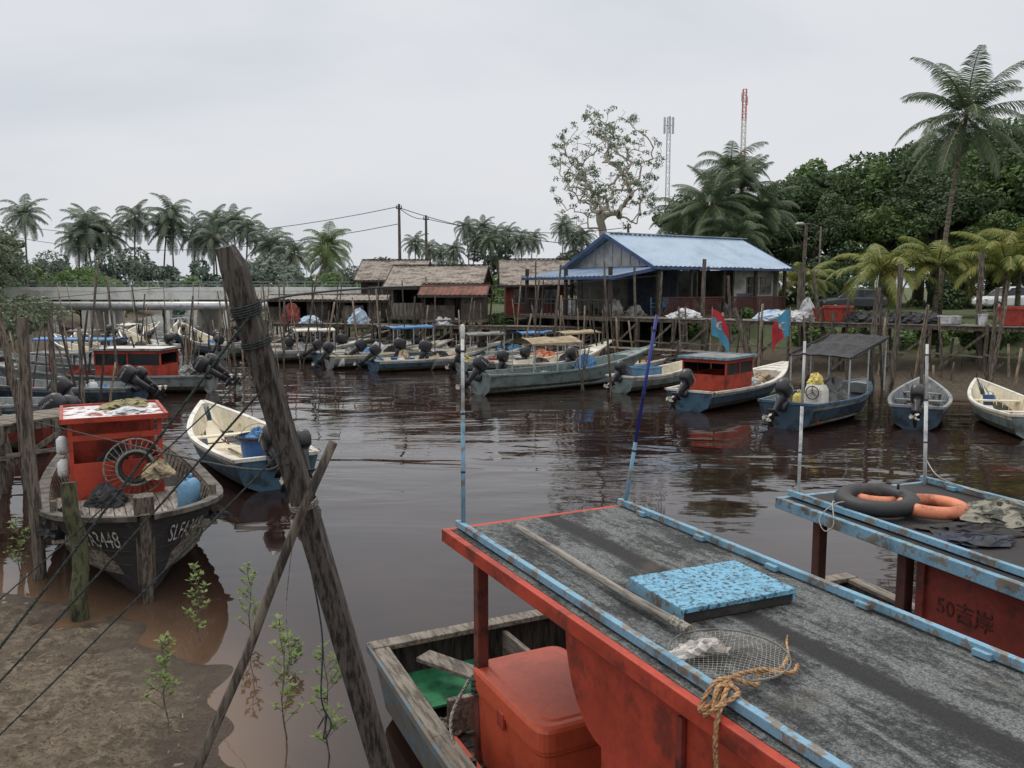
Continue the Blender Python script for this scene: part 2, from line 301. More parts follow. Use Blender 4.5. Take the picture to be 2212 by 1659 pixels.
def make_hull(root,L,B,D,mats,inner,gun,floor=.12,NS=18,bands=(.3,.48,.8),gw=.07,fore=.82,foredeck=None,thwarts=(.25,.5),rubw=.03,**k):
    pt,w,zs,zk=hullfn(L,B,D,**k); T=[0,.15,.3,.48,.64,.8,.92,1.]
    S=[1-(1-i/NS)**1.15 for i in range(NS+1)]
    h=MB()
    for sd in(1,-1):
        g=[[pt(s,t,sd) for t in T] for s in S]
        for i in range(NS):
            for j in range(len(T)-1):
                q=[g[i][j],g[i+1][j],g[i+1][j+1],g[i][j+1]]
                if sd<0:q=q[::-1]
                tm=(T[j]+T[j+1])/2; h.quad(*q,m=0 if tm<bands[1] else (1 if tm<bands[2] else 2))
    tr=[pt(0,t,1) for t in T]+[pt(0,t,-1) for t in T[::-1][:-1]]; h.quad(*tr,m=1)
    h.obj('hull',mats,root)
    inn=MB(); 
    def ip(s,sd): 
        b=B/2*w(s)-gw; b=max(b,.01); g=zs(s); fl=max(floor,zk(s)+.1); bb=max(.005,min(b,b*.86)); x=L*s+.02 if s<.5 else L*s
        xr=pt(s,1,1).x
        return [V((xr-.01,b*sd,g-.005)),V((x,bb*sd,fl+.06)),V((x,bb*.9*sd,fl)),V((x,0,fl))]
    SI=[s for s in S if s<.985]
    for sd in(1,-1):
        g=[ip(s,sd) for s in SI]
        for i in range(len(SI)-1):
            for j in range(3):
                q=[g[i][j],g[i][j+1],g[i+1][j+1],g[i+1][j]]
                if sd<0:q=q[::-1]
                inn.quad(*q)
    a,b=ip(0,1),ip(0,-1); e=.04
    inn.quad(*[p+V((e,0,0)) for p in (a[0],b[0],b[1],b[2],a[2],a[1])])
    for i in range(2,len(SI)-2):
        for sd in(1,-1):
            g=ip(SI[i],sd); inn.beam(g[0]+V((0,-.01*sd,-.02)),g[1]+V((0,-.01*sd,0)),.03,.03)
    inn.obj('interior',inner,root)
    gm=MB()
    for sd in(1,-1):
        for i in range(NS):
            q=[]
            for s in(S[i],S[i+1]):
                o_=pt(s,1,sd); bi=max(0,abs(o_.y)-gw)*sd; q.append([o_+V((0,rubw*sd,.025)),V((o_.x-.01,bi,o_.z+.025)),o_+V((0,rubw*sd,-.04)),V((o_.x-.01,bi,o_.z-.02))])
            A,Bq=q; fs=[(A[0],Bq[0],Bq[1],A[1]),(A[2],Bq[2],Bq[0],A[0]),(A[1],Bq[1],Bq[3],A[3])]
            for f in fs: gm.quad(*(f if sd<0 else f[::-1]))
    o0=pt(0,1,1); gm.box((.02,0,o0.z),(.1,2*o0.y+.04,.07))
    gm.obj('gunwale',gun,root)
    if foredeck:
        fd=MB(); s0=fore
        ss=[s for s in S if s>=s0]
        for i in range(len(ss)-1):
            A,C=pt(ss[i],1,1),pt(ss[i+1],1,1)
            for sd in(1,-1):
                q=[V((A.x,A.y*sd*.95,A.z-.01)),V((C.x,C.y*sd*.95,C.z-.01)),V((C.x,0,C.z+.015)),V((A.x,0,A.z+.03))]; fd.quad(*(q if sd>0 else q[::-1]))
        A=pt(ss[0],1,1); fd.quad(V((A.x,A.y*.95,A.z-.01)),V((A.x,0,A.z+.03)),V((A.x,-A.y*.95,A.z-.01)),V((A.x,-A.y*.8,A.z-.3)),V((A.x,A.y*.8,A.z-.3)))
        fd.obj('foredeck',foredeck,root)
    for s in thwarts:
        t=MB(); o_=pt(s,1,1); t.box((o_.x,0,o_.z-.16),(.24,2*(o_.y-gw)*.96,.04)); t.obj('thwart',inner if not isinstance(inner,list) else inner[0],root,bevel=.005)
    return pt
MOT={}
def motor(root,x,y,z,tilt=50,cowl=black_pl,txt=True,sc1=1.,yaw=0):
    key=cowl.name
    if key not in MOT:
        c=MB(); c.loft([rings(-.16,0,.16,.19,.13),rings(-.17,0,.2,.23,.16),rings(-.18,0,.34,.26,.175),rings(-.18,0,.47,.245,.165),rings(-.17,0,.54,.19,.13),rings(-.16,0,.56,.1,.07)])
        l=MB(); l.loft([rings(-.17,0,.17,.14,.1),rings(-.17,0,-.02,.1,.07),rings(-.2,0,-.35,.085,.04),rings(-.22,0,-.6,.1,.03)])
        l.box((-.24,0,-.42),(.3,.2,.02)); l.loft([[(x,yy*a,-.68+zz*a) for yy,zz in [(math.cos(t)*1,math.sin(t)*1) for t in np.linspace(0,6.28,11)[:-1]]] for x,a in((.0,.012),(-.08,.045),(-.2,.055),(-.34,.045),(-.38,.03))]); l.quad((-.1,.008,-.72),(-.24,.008,-.72),(-.24,.004,-.88),(-.2,.004,-.88)); l.quad((-.1,-.008,-.72),(-.2,-.004,-.88),(-.24,-.004,-.88),(-.24,-.008,-.72))
        l.box((0.02,0,-.02),(.1,.24,.3)); l.tube([(.0,0,.2),(.25,.02,.24),(.5,.04,.3)],.022)
        pr=MB(); pr.tube([(-.38,0,-.68),(-.5,0,-.68)],[.035,.02])
        for k in range(3):
            a=2*math.pi*k/3; d=V((0,math.cos(a),math.sin(a))); e=V((0,-math.sin(a),math.cos(a))); o_=V((-.43,0,-.68))
            pr.quad(o_+d*.02-e*.02+V((.02,0,0)),o_+d*.11-e*.07+V((.03,0,0)),o_+d*.14,o_+d*.1+e*.06-V((.03,0,0)),o_+d*.02+e*.02-V((.02,0,0)))
        tm=textmesh('YAMAHA',.085,.002); tm.materials.append(white_plain)
        MOT[key]=(c.mesh('cowl',cowl,True),l.mesh('leg',black_pl,True),pr.mesh('propeller',white_worn),tm)
    e=sub('outboard_motor',root,(x,y,z),(0,rad(tilt),rad(yaw))); e.scale=(sc1,)*3
    for nme,me in zip(('cowl','leg','propeller'),MOT[key][:3]):
        mkobj(nme,me,e)
    if txt:
        for sd in(1,-1):
            t=mkobj('lettering',MOT[key][3],e,(-.18,sd*.18,.4)); t.rotation_euler=(rad(90),0,0 if sd<0 else rad(180))
def canopy(root,x0,x1,w,z0,z1,cover,posts=wood_grey,arch=.12,sag=.0,pr=.025,slope=0):
    c=sub('canopy',root); zf=lambda x:z1+slope*(x-x0)
    for x in (x0+.1,(x0+x1)/2,x1-.1):
        for sd in(1,-1):
            p=MB(); p.tube([(x,sd*(w/2-.05),z0),(x,sd*(w/2-.05),zf(x))],pr,6); p.obj('canopy_post',posts,c)
    r=MB(); nx,ny=8,8
    for th in(0,-.03):
        g=[[(x0+(x1-x0)*i/nx,w*(j/ny-.5),zf(x0+(x1-x0)*i/nx)+th+arch*math.cos((j/ny-.5)*math.pi)-sag*abs(math.sin(i/nx*2*math.pi))-(.02*math.sin(i*7+j*3))) for j in range(ny+1)] for i in range(nx+1)]
        for i in range(nx):
            for j in range(ny): r.quad(g[i][j],g[i+1][j],g[i+1][j+1],g[i][j+1])
    for sd in(-1,1): r.beam((x0,sd*w/2,zf(x0)-.01),(x1,sd*w/2,zf(x1)-.01),.03,.07)
    r.obj('canopy_cover',cover,c,smooth=False)
def cabin(root,x0,x1,w,z0,z1,wall,roofm,trim=None,over=.15):
    c=sub('cabin',root); trim=trim or wall; zm=z0+(z1-z0)*.58; m=MB(); xm=(x0+x1)/2
    for sd in(1,-1): m.box((xm,sd*w/2,(z0+zm)/2),(x1-x0,.03,zm-z0)); m.box((xm,sd*w/2,z1-.07),(x1-x0,.03,.14))
    for x in((x0,x1)): m.box((x,0,(z0+zm)/2),(.03,w-.04,zm-z0)); m.box((x,0,z1-.07),(.03,w-.04,.14))
    for x in(x0,xm,x1):
        for sd in(1,-1): m.box((x,sd*(w/2+.004),(zm+z1)/2),(.06,.045,z1-zm))
    m.obj('cabin_wall',wall,c)
    for sd in(1,-1):
        for a,b in((x0,xm),(xm,x1)):
            g=MB(); g.box(((a+b)/2,sd*(w/2-.01),(zm+z1-.14)/2),(b-a-.07,.012,z1-.14-zm)); g.obj('window',glass_dark,c)
    g=MB(); g.box((x1-.002,0,(zm+z1-.14)/2),(.012,w-.1,z1-.14-zm)); g.obj('window',glass_dark,c)
    r=MB(); r.box((xm,0,z1+.02),(x1-x0+2*over,w+2*over*.8,.05)); 
    r.obj('cabin_roof',roofm,c,bevel=.01)
    r=MB()
    for sd in(1,-1): r.box((xm,sd*(w/2+over*.8+.012),z1+.03),(x1-x0+2*over,.03,.08)); r.box((xm+sd*((x1-x0)/2+over+.012),0,z1+.03),(.03,w+1.6*over,.08))
    r.obj('roof_trim',trim,c)
BG='fishing boats moored in the creek'
def boat(label,x,y,hd,L,B,D,mats,inner,gun,name='fishing_boat',z=0,**k):
    t=thing(name,label,'boat',(x,y,z),rad(hd),BG); pt=make_hull(t,L,B,D,mats,inner,gun,**k); return t,pt
def jerry(p,mat=blue_pl,s=1.,label='blue plastic jerry can standing in a boat',rz=None):
    m=MB(); m.loft([rings(0,0,z,a*s,b*s,14,4) for z,a,b in((0,.12,.09),(.02*s,.14,.11),(.3*s,.14,.11),(.36*s,.1,.07),(.37*s,.05,.05))]); m.tube([(0.05*s,0,.37*s),(.05*s,0,.42*s)],.03*s,8); m.tube([(-.08*s,0,.36*s),(-.07*s,0,.42*s),(.0,0,.42*s)],.015*s,6)
    lab(m.obj('jerry_can',mat,smooth=True,loc=p,rz=R.uniform(0,3) if rz is None else rz),label,'jerry can','jerry cans in the boats')
def crate(p,mat=blue_pl,s=(.6,.4,.3),label='plastic fish crate lying in a boat',rz=0):
    m=MB(); a,b,h=s; 
    m.box((0,0,.02),(a,b,.03))
    for sd in(1,-1): m.box((0,sd*(b/2-.012),h/2),(a,.024,h)); m.box((sd*(a/2-.012),0,h/2),(.024,b-.05,h)); m.box((0,sd*b/2,h-.02),(a+.04,.05,.045)); m.box((sd*a/2,0,h-.02),(.05,b-.06,.044))
    for i in range(5):
        for sd in(1,-1): m.box((-a/2+a*(i+.5)/5,sd*(b/2+.006),h*.45),(.02,.02,h*.75))
    lab(m.obj('fish_crate',mat,loc=p,rz=rz),label,'crate','fish crates in the boats')
def bucket(p,mat,r=.16,h=.3,label='plastic bucket standing in a boat'):
    m=MB(); m.lathe([(r*.75,0),(r*.78,.01),(r*.95,h*.9),(r*1.06,h*.92),(r*1.06,h),(r*.94,h),(r*.72,.03)],n=18)
    m.tube([(r*math.cos(t),0.02,h*.95+r*.8*math.sin(t)) for t in np.linspace(0,3.14,9)],.006,5)
    lab(m.obj('bucket',mat,smooth=False,loc=p),label,'bucket','buckets around the boats')
def heap(p,mat,s=(.5,.35,.2),name='net_heap',label='crumpled heap of fishing net lying in a boat',cat='net',seed=None,rz=0):
    rr=np.random.RandomState(seed if seed is not None else R.randint(0,9999)); m=MB(); n_,k=24,10; ph=rr.uniform(0,6,8); rg=[]
    for i in range(k):
        t=i/(k-1)*math.pi/2*.98; ring=[]
        for j in range(n_):
            a=2*math.pi*j/n_; q=1+.15*math.sin(3*a+ph[0]+i*.5)+.11*math.sin(5*a+ph[1]-i)+.09*math.sin(9*a+ph[2]+2*i)+rr.uniform(-.08,.08)
            ring.append((s[0]*math.cos(t)*math.cos(a)*q,s[1]*math.cos(t)*math.sin(a)*q,s[2]*math.sin(t)*(1+.35*math.sin(2*a+ph[3])*math.cos(t)+.15*math.sin(5*a+ph[4]))+rr.uniform(-.012,.012)))
        rg.append(ring)
    m.loft(rg); return lab(m.obj(name,mat,loc=p,rz=rz),label,cat)
GRN=[algae,greengrey,greengrey]
t,pt=boat('long grey-green open fishing boat with tan canvas canopy',-1.2,31.0,36,8.3,1.9,.75,GRN,greengrey,greengrey,rise=.75,rake=.9,p=2.4,fore=.8,foredeck=greengrey,thwarts=(.2,.42,.62))
motor(t,-.05,0,.72,38,sc1=1.2); canopy(t,1.9,4.4,1.5,.7,1.85,tan_tarp,steel,.22,.03)
jerry(W(t,.5,.45,.15),yellow,1.3,label='pale yellow jerry can in a grey-green boat'); crate(W(t,5.2,.1,.15),blue_light_pl,rz=.4); heap(W(t,4.9,-.3,.3),blue_tarp,(.5,.4,.9),'tarpaulin','crumpled blue tarpaulin heaped in a boat','tarpaulin'); heap(W(t,3.1,0,.2),white_sack,(.7,.45,.45)); bucket(W(t,1.2,-.3,.15),red_tub,label='red plastic bucket standing in a boat')
t,pt=boat('small weathered white boat with pale blue box aboard',4.1,31.6,46,4.8,1.6,.6,[algae,greengrey,white_paint],cream,white_paint,rise=.4,thwarts=(.55,))
motor(t,-.05,0,.6,40,txt=False); crate(W(t,1.6,0,.2),blue_light_pl,(1.1,.9,.7),'large pale blue plastic fish box in a boat',rad(46)); heap(W(t,.5,.1,.3),navy,(.35,.4,.6),'clothing_heap','dark blue cloth draped over an outboard','cloth'); heap(W(t,3.2,0,.2),rubber,(.5,.4,.25))
t,pt=boat('white and blue boat with red cabin and blue roof rim',5.75,26.9,50,7.2,2.1,.62,[algae,blue_hull,white_paint],cream,white_paint,rise=.45,rake=.7,foredeck=white_paint,thwarts=(.08,),rubw=.09)
motor(t,-.05,.15,.65,48,sc1=1.15); cabin(t,1.0,3.0,1.55,.4,1.65,red_paint,grey_tarp,blue_paint); jerry(W(t,.4,.6,.15),white_sack,1.4,label='white plastic jerry can beside an outboard'); heap(W(t,4.4,0,.25),white_sack,(.8,.5,.5)); heap(W(t,5.5,0,.5),tan_tarp,(.5,.4,.3)); heap(W(t,3.7,.3,.3),black_tarp,(.5,.4,.6))
t,pt=boat('dark blue open boat with black net canopy and steering console',7.75,23.4,47,5.6,2.1,.72,[algae,blue_dk,grey_boat],grey_boat,blue_hull,rise=.25,foredeck=grey_boat,thwarts=(),fore=.85)
motor(t,-.05,.1,.72,40,sc1=1.15); canopy(t,2.1,5.2,1.9,.75,1.95,black_tarp,steel,.05,.08,slope=.16)
cn=sub('steering_console',t,(1.7,-.15,.15)); m=MB(); m.loft([rings(0,0,0,.26,.32,12,5),rings(0,0,.85,.24,.3,12,5),rings(-.04,0,1.0,.14,.26,12,5)]); m.obj('console_body',white_paint,cn)
m=MB(); m.torus((-.32,0,.78),.19,.016,24,6,ax='x'); [m.beam((-.32,0,.78),(-.32,.19*math.cos(a),.78+.19*math.sin(a)),.015,.015) for a in(1.57,3.66,5.76)]; m.beam((-.32,0,.78),(-.1,0,.76),.03,.03); m.obj('steering_wheel',rubber,cn)
heap(W(t,1.75,-.1,1.15),yellow,(.22,.2,.3),'raincoat','yellow raincoat crumpled on a boat','clothing'); jerry(W(t,.5,-.6,.15),red_tub,label='red fuel can beside an outboard'); jerry(W(t,2.0,.5,.3),yellow,1.4,label='yellow jerry can in a dark boat'); heap(W(t,3.4,.1,.2),grey_tarp,(.6,.5,.9)); crate(W(t,2.6,-.4,.2),white_sack); heap(W(t,2.9,.5,.5),black_tarp,(.4,.3,.7))
t,pt=boat('narrow grey wooden boat with outboard tilted up',11.4,23.3,62,5.0,1.7,.62,[algae,blue_dk,grey_boat],grey_boat,grey_boat,rise=.4,p=2.2,thwarts=(.3,.55,.75))
motor(t,-.05,0,.62,50,sc1=1.1); jerry(W(t,3.0,.1,.45),blue_pl,1.2); heap(W(t,1.6,0,.15),black_tarp,(.4,.35,.35)); crate(W(t,2.2,0,.15),grey_boat,(.5,.5,.3)); heap(W(t,.5,.3,.2),rubber,(.3,.3,.4))
t,pt=boat('pale cream small boat with orange stained interior',13.9,21.7,77,5.0,1.8,.6,[algae,greengrey,cream],cream,white_paint,rise=.45,p=2.2,thwarts=(.4,.7))
motor(t,-.05,-.1,.62,45,sc1=1.1); bucket(W(t,3.9,.1,.4),blue_pl,.17,.3,'blue bucket standing in the bow of a boat'); heap(W(t,2.6,0,.2),orange_ring,(.35,.25,.15)); jerry(W(t,1.1,.35,.15),red_tub,label='red fuel can in a cream boat')
spec=[(-11.9,45.2,32,GRN,None),(-10.2,43.5,35,[algae,blue_hull,white_paint],None),(-7.9,42.6,41,[algae,blue_dk,white_paint],blue_tarp),(-5.6,42.6,30,[algae,teal,greengrey],None),(-4.1,40.8,36,[algae,grey_boat,white_paint],grey_tarp),(-2.4,39.4,33,[algae,greengrey,white_paint],None),(.6,38.2,42,[algae,blue_hull,cream],tan_tarp),(-14.2,47.5,26,[algae,blue_hull,white_paint],grey_tarp),(-16.5,50.5,35,WHITE,None),
 (-9.4,46.8,20,[algae,grey_boat,grey_boat],grey_tarp),(-5.2,45.2,28,[algae,red_dull,white_paint],None),(-1.6,43.0,24,[algae,teal,white_paint],blue_tarp),(2.6,36.6,30,[algae,grey_boat,white_paint],None),(-12.8,49.4,12,[algae,greengrey,grey_boat],None),
 (-9.0,41.0,38,[algae,grey_boat,cream],None),(-6.6,39.6,34,[algae,blue_hull,white_paint],None),(-13.6,44.6,24,[algae,grey_boat,white_paint],white_paint),(-16.4,46.8,60,[algae,greengrey,white_paint],None),(-.3,35.6,38,[algae,greengrey,white_paint],None),(-18.4,51.8,70,WHITE,grey_tarp)]
for i,(x,y,h,ms,cv) in enumerate(spec):
    L_=R.uniform(5.4,7.2); t,pt=boat(['grey-green open fishing boat with tilted outboard','weathered open fishing boat with tilted outboard'][ms is not GRN]+(' and canopy' if cv else ''),x,y,h,L_,R.uniform(1.5,1.85),R.uniform(.5,.75),ms,[cream,white_paint,grey_boat][i%3],ms[2],rise=R.uniform(.45,.8),rake=.7,NS=14,foredeck=ms[2],thwarts=(.2,.45,.65))
    motor(t,-.05,R.uniform(-.2,.2),.65,R.choice((35,45,52,20)),txt=False,sc1=R.uniform(1.05,1.35),yaw=R.uniform(-15,15))
    if cv: canopy(t,R.uniform(1.6,2.2),R.uniform(4,4.8),1.4,.65,R.uniform(1.55,1.9),cv,steel,.1,.03)
    cs=(blue_pl,red_tub,yellow,white_sack,orange_ring,blue_light_pl)
    for q in range(3): bucket(W(t,R.uniform(.5,2),R.uniform(-.4,.4),.15),R.choice(cs),R.uniform(.15,.25),R.uniform(.3,.5))
    for q in range(2): jerry(W(t,R.uniform(.3,1.6),R.uniform(-.5,.5),.15),R.choice(cs),R.uniform(1,1.5),label='plastic jerry can standing in a boat')
    for q in range(4): heap(W(t,R.uniform(1.2,4.6),R.uniform(-.3,.3),.2),R.choice((white_sack,rubber,grey_tarp,tan_tarp,orange_ring,blue_tarp,black_tarp,white_sack)),(R.uniform(.3,.7),R.uniform(.3,.5),R.uniform(.3,.75)))
    crate(W(t,4.4,0,.3),R.choice(cs),rz=rad(h))
for x,y,h,cv in((-21,56,120,None),(-23.5,60,115,grey_tarp),(-20,61,50,None),(-26,66,110,blue_tarp),(-18.5,54.5,60,grey_tarp),(-25.5,54,100,None),(-22,50.5,130,white_paint),(-19.5,47.5,140,None),(-17.2,49,125,None),(-28,58,80,None),(-20.5,44,150,grey_tarp),(-18.2,41,160,None),(-24,47,120,None)):
    t,pt=boat('white open boat moored below the road bridge'+(' with canopy' if cv else ''),x,y,h,5.6,1.6,.7,WHITE,cream,white_paint,rise=.7,NS=10,thwarts=(.4,)); motor(t,-.05,0,.65,45,txt=False,sc1=1.2)
    heap(W(t,1.5,0,.2),R.choice((white_sack,blue_tarp,red_tub)),(.5,.5,.6))
    if cv: canopy(t,1.8,4.0,1.4,.65,1.65,cv,steel,.08)
t,pt=boat('long grey boat with orange-red cabin and white roof',-11.6,32.0,178,9,2.0,.65,[algae,grey_boat,greengrey],grey_boat,grey_boat,rise=.6,foredeck=grey_boat,thwarts=(.1,))
cabin(t,1.6,4.1,1.5,.3,1.65,red_paint,white_paint,grey_boat,over=.12); motor(t,-.05,.45,.7,55,sc1=1.2); motor(t,-.05,-.45,.7,50,sc1=1.2); canopy(t,4.6,6.8,1.4,.7,1.5,grey_tarp,red_paint,.03); heap(W(t,.8,0,.7),grey_tarp,(.35,.6,.3)); heap(W(t,5.2,0,.4),red_tub,(.5,.4,.5))
t,pt=boat('grey boat with bright blue tarpaulin canopy',-15.6,36.5,176,8,1.9,.7,GRN,grey_boat,grey_boat,rise=.6); canopy(t,1.5,5.2,1.6,.7,1.75,blue_tarp,steel,.06,.03); motor(t,-.05,0,.7,50,txt=False); heap(W(t,3,0,.4),white_sack,(.7,.5,.6))
t,pt=boat('low grey open boat with black outboards',-12.9,28.6,174,7.5,1.9,.6,[algae,blue_dk,grey_boat],grey_boat,grey_boat,rise=.5,thwarts=(.2,.4,.6)); motor(t,-.05,.3,.65,55,sc1=1.2); motor(t,-.05,-.35,.65,50); heap(W(t,2.4,0,.2),rubber,(.6,.5,.4)); crate(W(t,3.6,0,.2),blue_pl); heap(W(t,1.2,0,.3),blue_tarp,(.4,.4,.3)); bucket(W(t,1.7,.5,.2),white_sack); heap(W(t,4.3,0,.2),red_tub,(.5,.4,.5)); jerry(W(t,2.0,-.5,.2),white_sack,1.3,'white plastic jerry can in a grey boat')
t,pt=boat('grey open boat with blue striped hull and outboard',-13.1,24.2,181,7,1.9,.65,[algae,blue_dk,grey_boat],grey_boat,grey_boat,rise=.5,thwarts=(.2,.45)); motor(t,-.05,0,.65,45,sc1=1.25); heap(W(t,1.9,0,.2),grey_tarp,(.5,.4,.4)); bucket(W(t,1.1,.3,.2),white_sack); crate(W(t,2.9,0,.2),red_tub)
t,pt=boat('dark red open boat with outboard motor',-11.3,20.6,178,7,1.9,.65,[algae,red_dull,red_dull],grey_boat,grey_boat,rise=.5,thwarts=(.2,.45)); motor(t,-.05,.2,.65,35,sc1=1.2); motor(t,-.05,-.5,.65,45); jerry(W(t,.7,0,.2),white_sack,1.2,'white plastic jerry can in a red boat'); jerry(W(t,1.1,.3,.2),white_sack,1.2,'white plastic jerry can in a red boat'); heap(W(t,1.9,0,.2),black_tarp,(.5,.4,.4))
t,pt=boat('white fibreglass dinghy with blue tub and stained bow',-4.65,16.3,122.5,6.0,2.0,.62,[blue_dk,blue_hull,white_paint],cream,white_paint,rise=.42,p=2.1,rake=.45,bands=(.3,.5,.78),thwarts=(.62,),gw=.09,fore=.93,foredeck=white_paint,tw=.84)
motor(t,-.05,.1,.62,42,sc1=1.1); motor(t,-.05,-.5,.6,30,sc1=.9)
bucket(W(t,1.5,-.05,.13),blue_pl,.4,.7,'large blue plastic tub with rim of net'); heap(W(t,1.5,-.05,.7),blue_tarp,(.28,.26,.3),'blue_bag','bright blue plastic bag filling a tub','bag')
m=MB(); m.torus((0,0,0),.43,.035,28,8); lab(m.obj('net_ring',black_tarp,loc=W(t,1.5,-.05,.85)),'black net edge around a blue tub','net')
m=MB(); m.beam((-.4,0,.1),(.4,0,.1),.03,.03); m.beam((0,0,.1),(0,.02,.35),.03,.03); m.beam((0,-.3,.1),(0,.3,.12),.03,.03); m.beam((.0,-.15,.34),(0,.15,.34),.03,.03); lab(m.obj('boat_anchor',rustm,loc=W(t,4.2,0,.2),rz=.6),'rusty iron anchor lying in a white dinghy','anchor')
jerry(W(t,.6,-.35,.15),red_tub,label='red fuel can in a white dinghy'); heap(W(t,.7,.3,.15),red_tub,(.3,.25,.15)); heap(W(t,1.0,0,.12),grey_tarp,(.5,.5,.2))
m=MB(); m.beam((0,0,.13),(1.6,.3,.13),.06,.03); lab(m.obj('paddle_board',wood_grey,loc=W(t,2.3,-.1,.05),rz=rad(115)),'wooden plank lying inside a white dinghy','plank')
t,pt=boat('old tarred wooden fishing boat with red wheelhouse frame',-7.95,16.5,-62,7.0,2.45,.8,[hull_black,hull_black,hull_black],wood_grey,pm('gunwale_wood',(94,90,84),(62,56,51),.45,.6,5,.8,.4,.01),name='wooden_fishing_boat',rise=.38,p=4.4,smid=.5,rake=.32,ch=.3,cw=.42,kr=.12,bowf=.04,draft=.25,tw=.75,foredeck=None,thwarts=(),gw=.12,rubw=.05,floor=.3,NS=28,bands=(.3,.4,.8))
for sd in(1,-1):
    for tt in(.55,.68,.82,.93):
        m=MB(); m.tube([pt(s,tt,sd)+V((0,.006*sd,0)) for s in np.linspace(.1,.985,26)],.009,5); m.obj('strake',hull_black,t)
m=MB(); dk=.58
for i in range(13):
    y=-.99+i*.165; xe=6.15-.4*(abs(y)**2); m.box(((3.1+xe)/2,y,dk+.006*math.sin(i*5)),(xe-3.1,.153,.035))
m.obj('deck',plank_pale,t)
m=MB(); m.beam((6.98,0,.25),(7.12,0,1.42),.15,.2,w2=.17,h2=.24); m.beam((7.25,0,1.2),(6.95,0,-.3),.1,.12); m.obj('stem_post',wood_post,t,bevel=.012)
m=MB(); m.box((6.2,.0,.72),(.12,1.8,.1)); m.box((6.6,0,.88),(.4,.7,.04)); m.obj('breasthook',wood_grey,t,bevel=.01)
for sd in(1,-1):
    m=MB(); m.box((5.7,sd*1.02,.95),(.09,.09,.4)); m.obj('mooring_bitt',wood_post,t,bevel=.01)
wh=sub('wheelhouse',t,(0,-.12,0))
for x in(1.9,3.4):
    for sd in(1,-1): m=MB(); m.box((x,sd*.66,1.2),(.07,.07,1.35)); m.obj('wheelhouse_post',red_paint,wh)
m=MB(); m.box((3.44,0,.88),(.04,1.3,.62)); m.box((2.65,.68,.88),(1.5,.03,.62)); m.box((2.65,-.68,.88),(1.5,.03,.62)); m.box((1.9,0,1.1),(.04,1.25,1.05)); m.box((3.42,0,1.6),(.05,1.34,.09)); m.box((3.42,.2,1.35),(.05,.06,.45)); m.obj('wheelhouse_panel',red_paint,wh)
m=MB(); m.box((2.65,0,1.88),(1.75,1.5,.05)); m.obj('wheelhouse_roof',pm('flaking_white_roof',(204,204,206),(128,66,56),.5,.54,4,.7,.3,.006),wh)
m=MB()
for sd in(1,-1): m.box((2.65,sd*.77,1.9),(1.8,.05,.08)); m.box((2.65+sd*.9,0,1.9),(.05,1.55,.08))
m.obj('roof_rim',red_paint,wh)
heap(W(t,2.9,.1,1.9),white_sack,(.3,.35,.07),'plastic_sheet','crumpled white plastic sheet on a wheelhouse roof','plastic sheet'); heap(W(t,2.2,.1,1.9),pm('ochre_net',(128,120,78)),(.35,.5,.12)); heap(W(t,2.6,-.1,.6),black_tarp,(.5,.4,.6))
m=MB(); 
m.torus((0,0,0),.46,.014,36,6,ax='x'); m.torus((.09,0,0),.28,.02,28,6,ax='x'); m.torus((-.06,0,0),.25,.06,24,8,ax='x',m=1)
for k in range(30):
    a=2*math.pi*k/30; m.beam((0,.46*math.cos(a),.46*math.sin(a)),(.09,.26*math.cos(a+.1),.26*math.sin(a+.1)),.008,.008)
lab(m.obj('net_hauler_wheel',[rope_grey,rubber],loc=W(t,3.75,.12,1.12),rz=rad(-62)),'round wire net-hauling wheel with rubber hub on deck','winch')
heap(W(t,3.95,-.32,.6),black_tarp,(.3,.25,.3)); heap(W(t,3.8,.45,.95),tan_tarp,(.22,.3,.22),'cloth_bundle','brown cloth bundle hung on a wheel','cloth')
jerry(W(t,4.75,.8,.6),blue_light_pl,1.25,'pale blue plastic drum cut open on deck')
for q in((5.4,-.4),(5.25,-.05)): m=MB(); m.box((0,0,.03),(.5,.12,.05)); lab(m.obj('orange_board',red_paint,loc=W(t,q[0],q[1],.6),rz=rad(20)),'small orange-red painted board on the deck','board')
heap(W(t,5.4,-.95,.62),rubber,(.3,.28,.3),'black_bag','black plastic bag tied to the gunwale','bag'); heap(W(t,5.5,.9,.62),black_tarp,(.35,.2,.12))
for z in(.35,1.3): 
    m=MB(); m.loft([rings(0,0,q,r,r,10,2) for q,r in((0,.05),(.05,.09),(.25,.09),(.3,.04))]); lab(m.obj('net_float',white_sack,smooth=True,loc=W(t,3.2,-.9,.8+z*.4)),'white plastic net float hanging on a wheelhouse','float')
def hulltext(body,s0,s1,t0,t1,side,flip):
    me=textmesh(body,1,0); xs_=[v.co.x for v in me.vertices]; ys_=[v.co.y for v in me.vertices]; a,b=min(xs_),max(xs_); c,d=min(ys_),max(ys_)
    for v in me.vertices:
        u=(v.co.x-a)/(b-a); w_=(v.co.y-c)/(d-c)
        if flip:u=1-u
        p=pt(s0+(s1-s0)*u,t0+(t1-t0)*w_,side); nrm=V((.5,side,-.3)).normalized(); v.co=p+nrm*.02
    me.materials.append(white_plain); mkobj('registration_lettering',me,t)
hulltext('SLFA3448',.88,.97,.72,.88,1,True); hulltext('SLFA3448',.88,.97,.72,.88,-1,False)
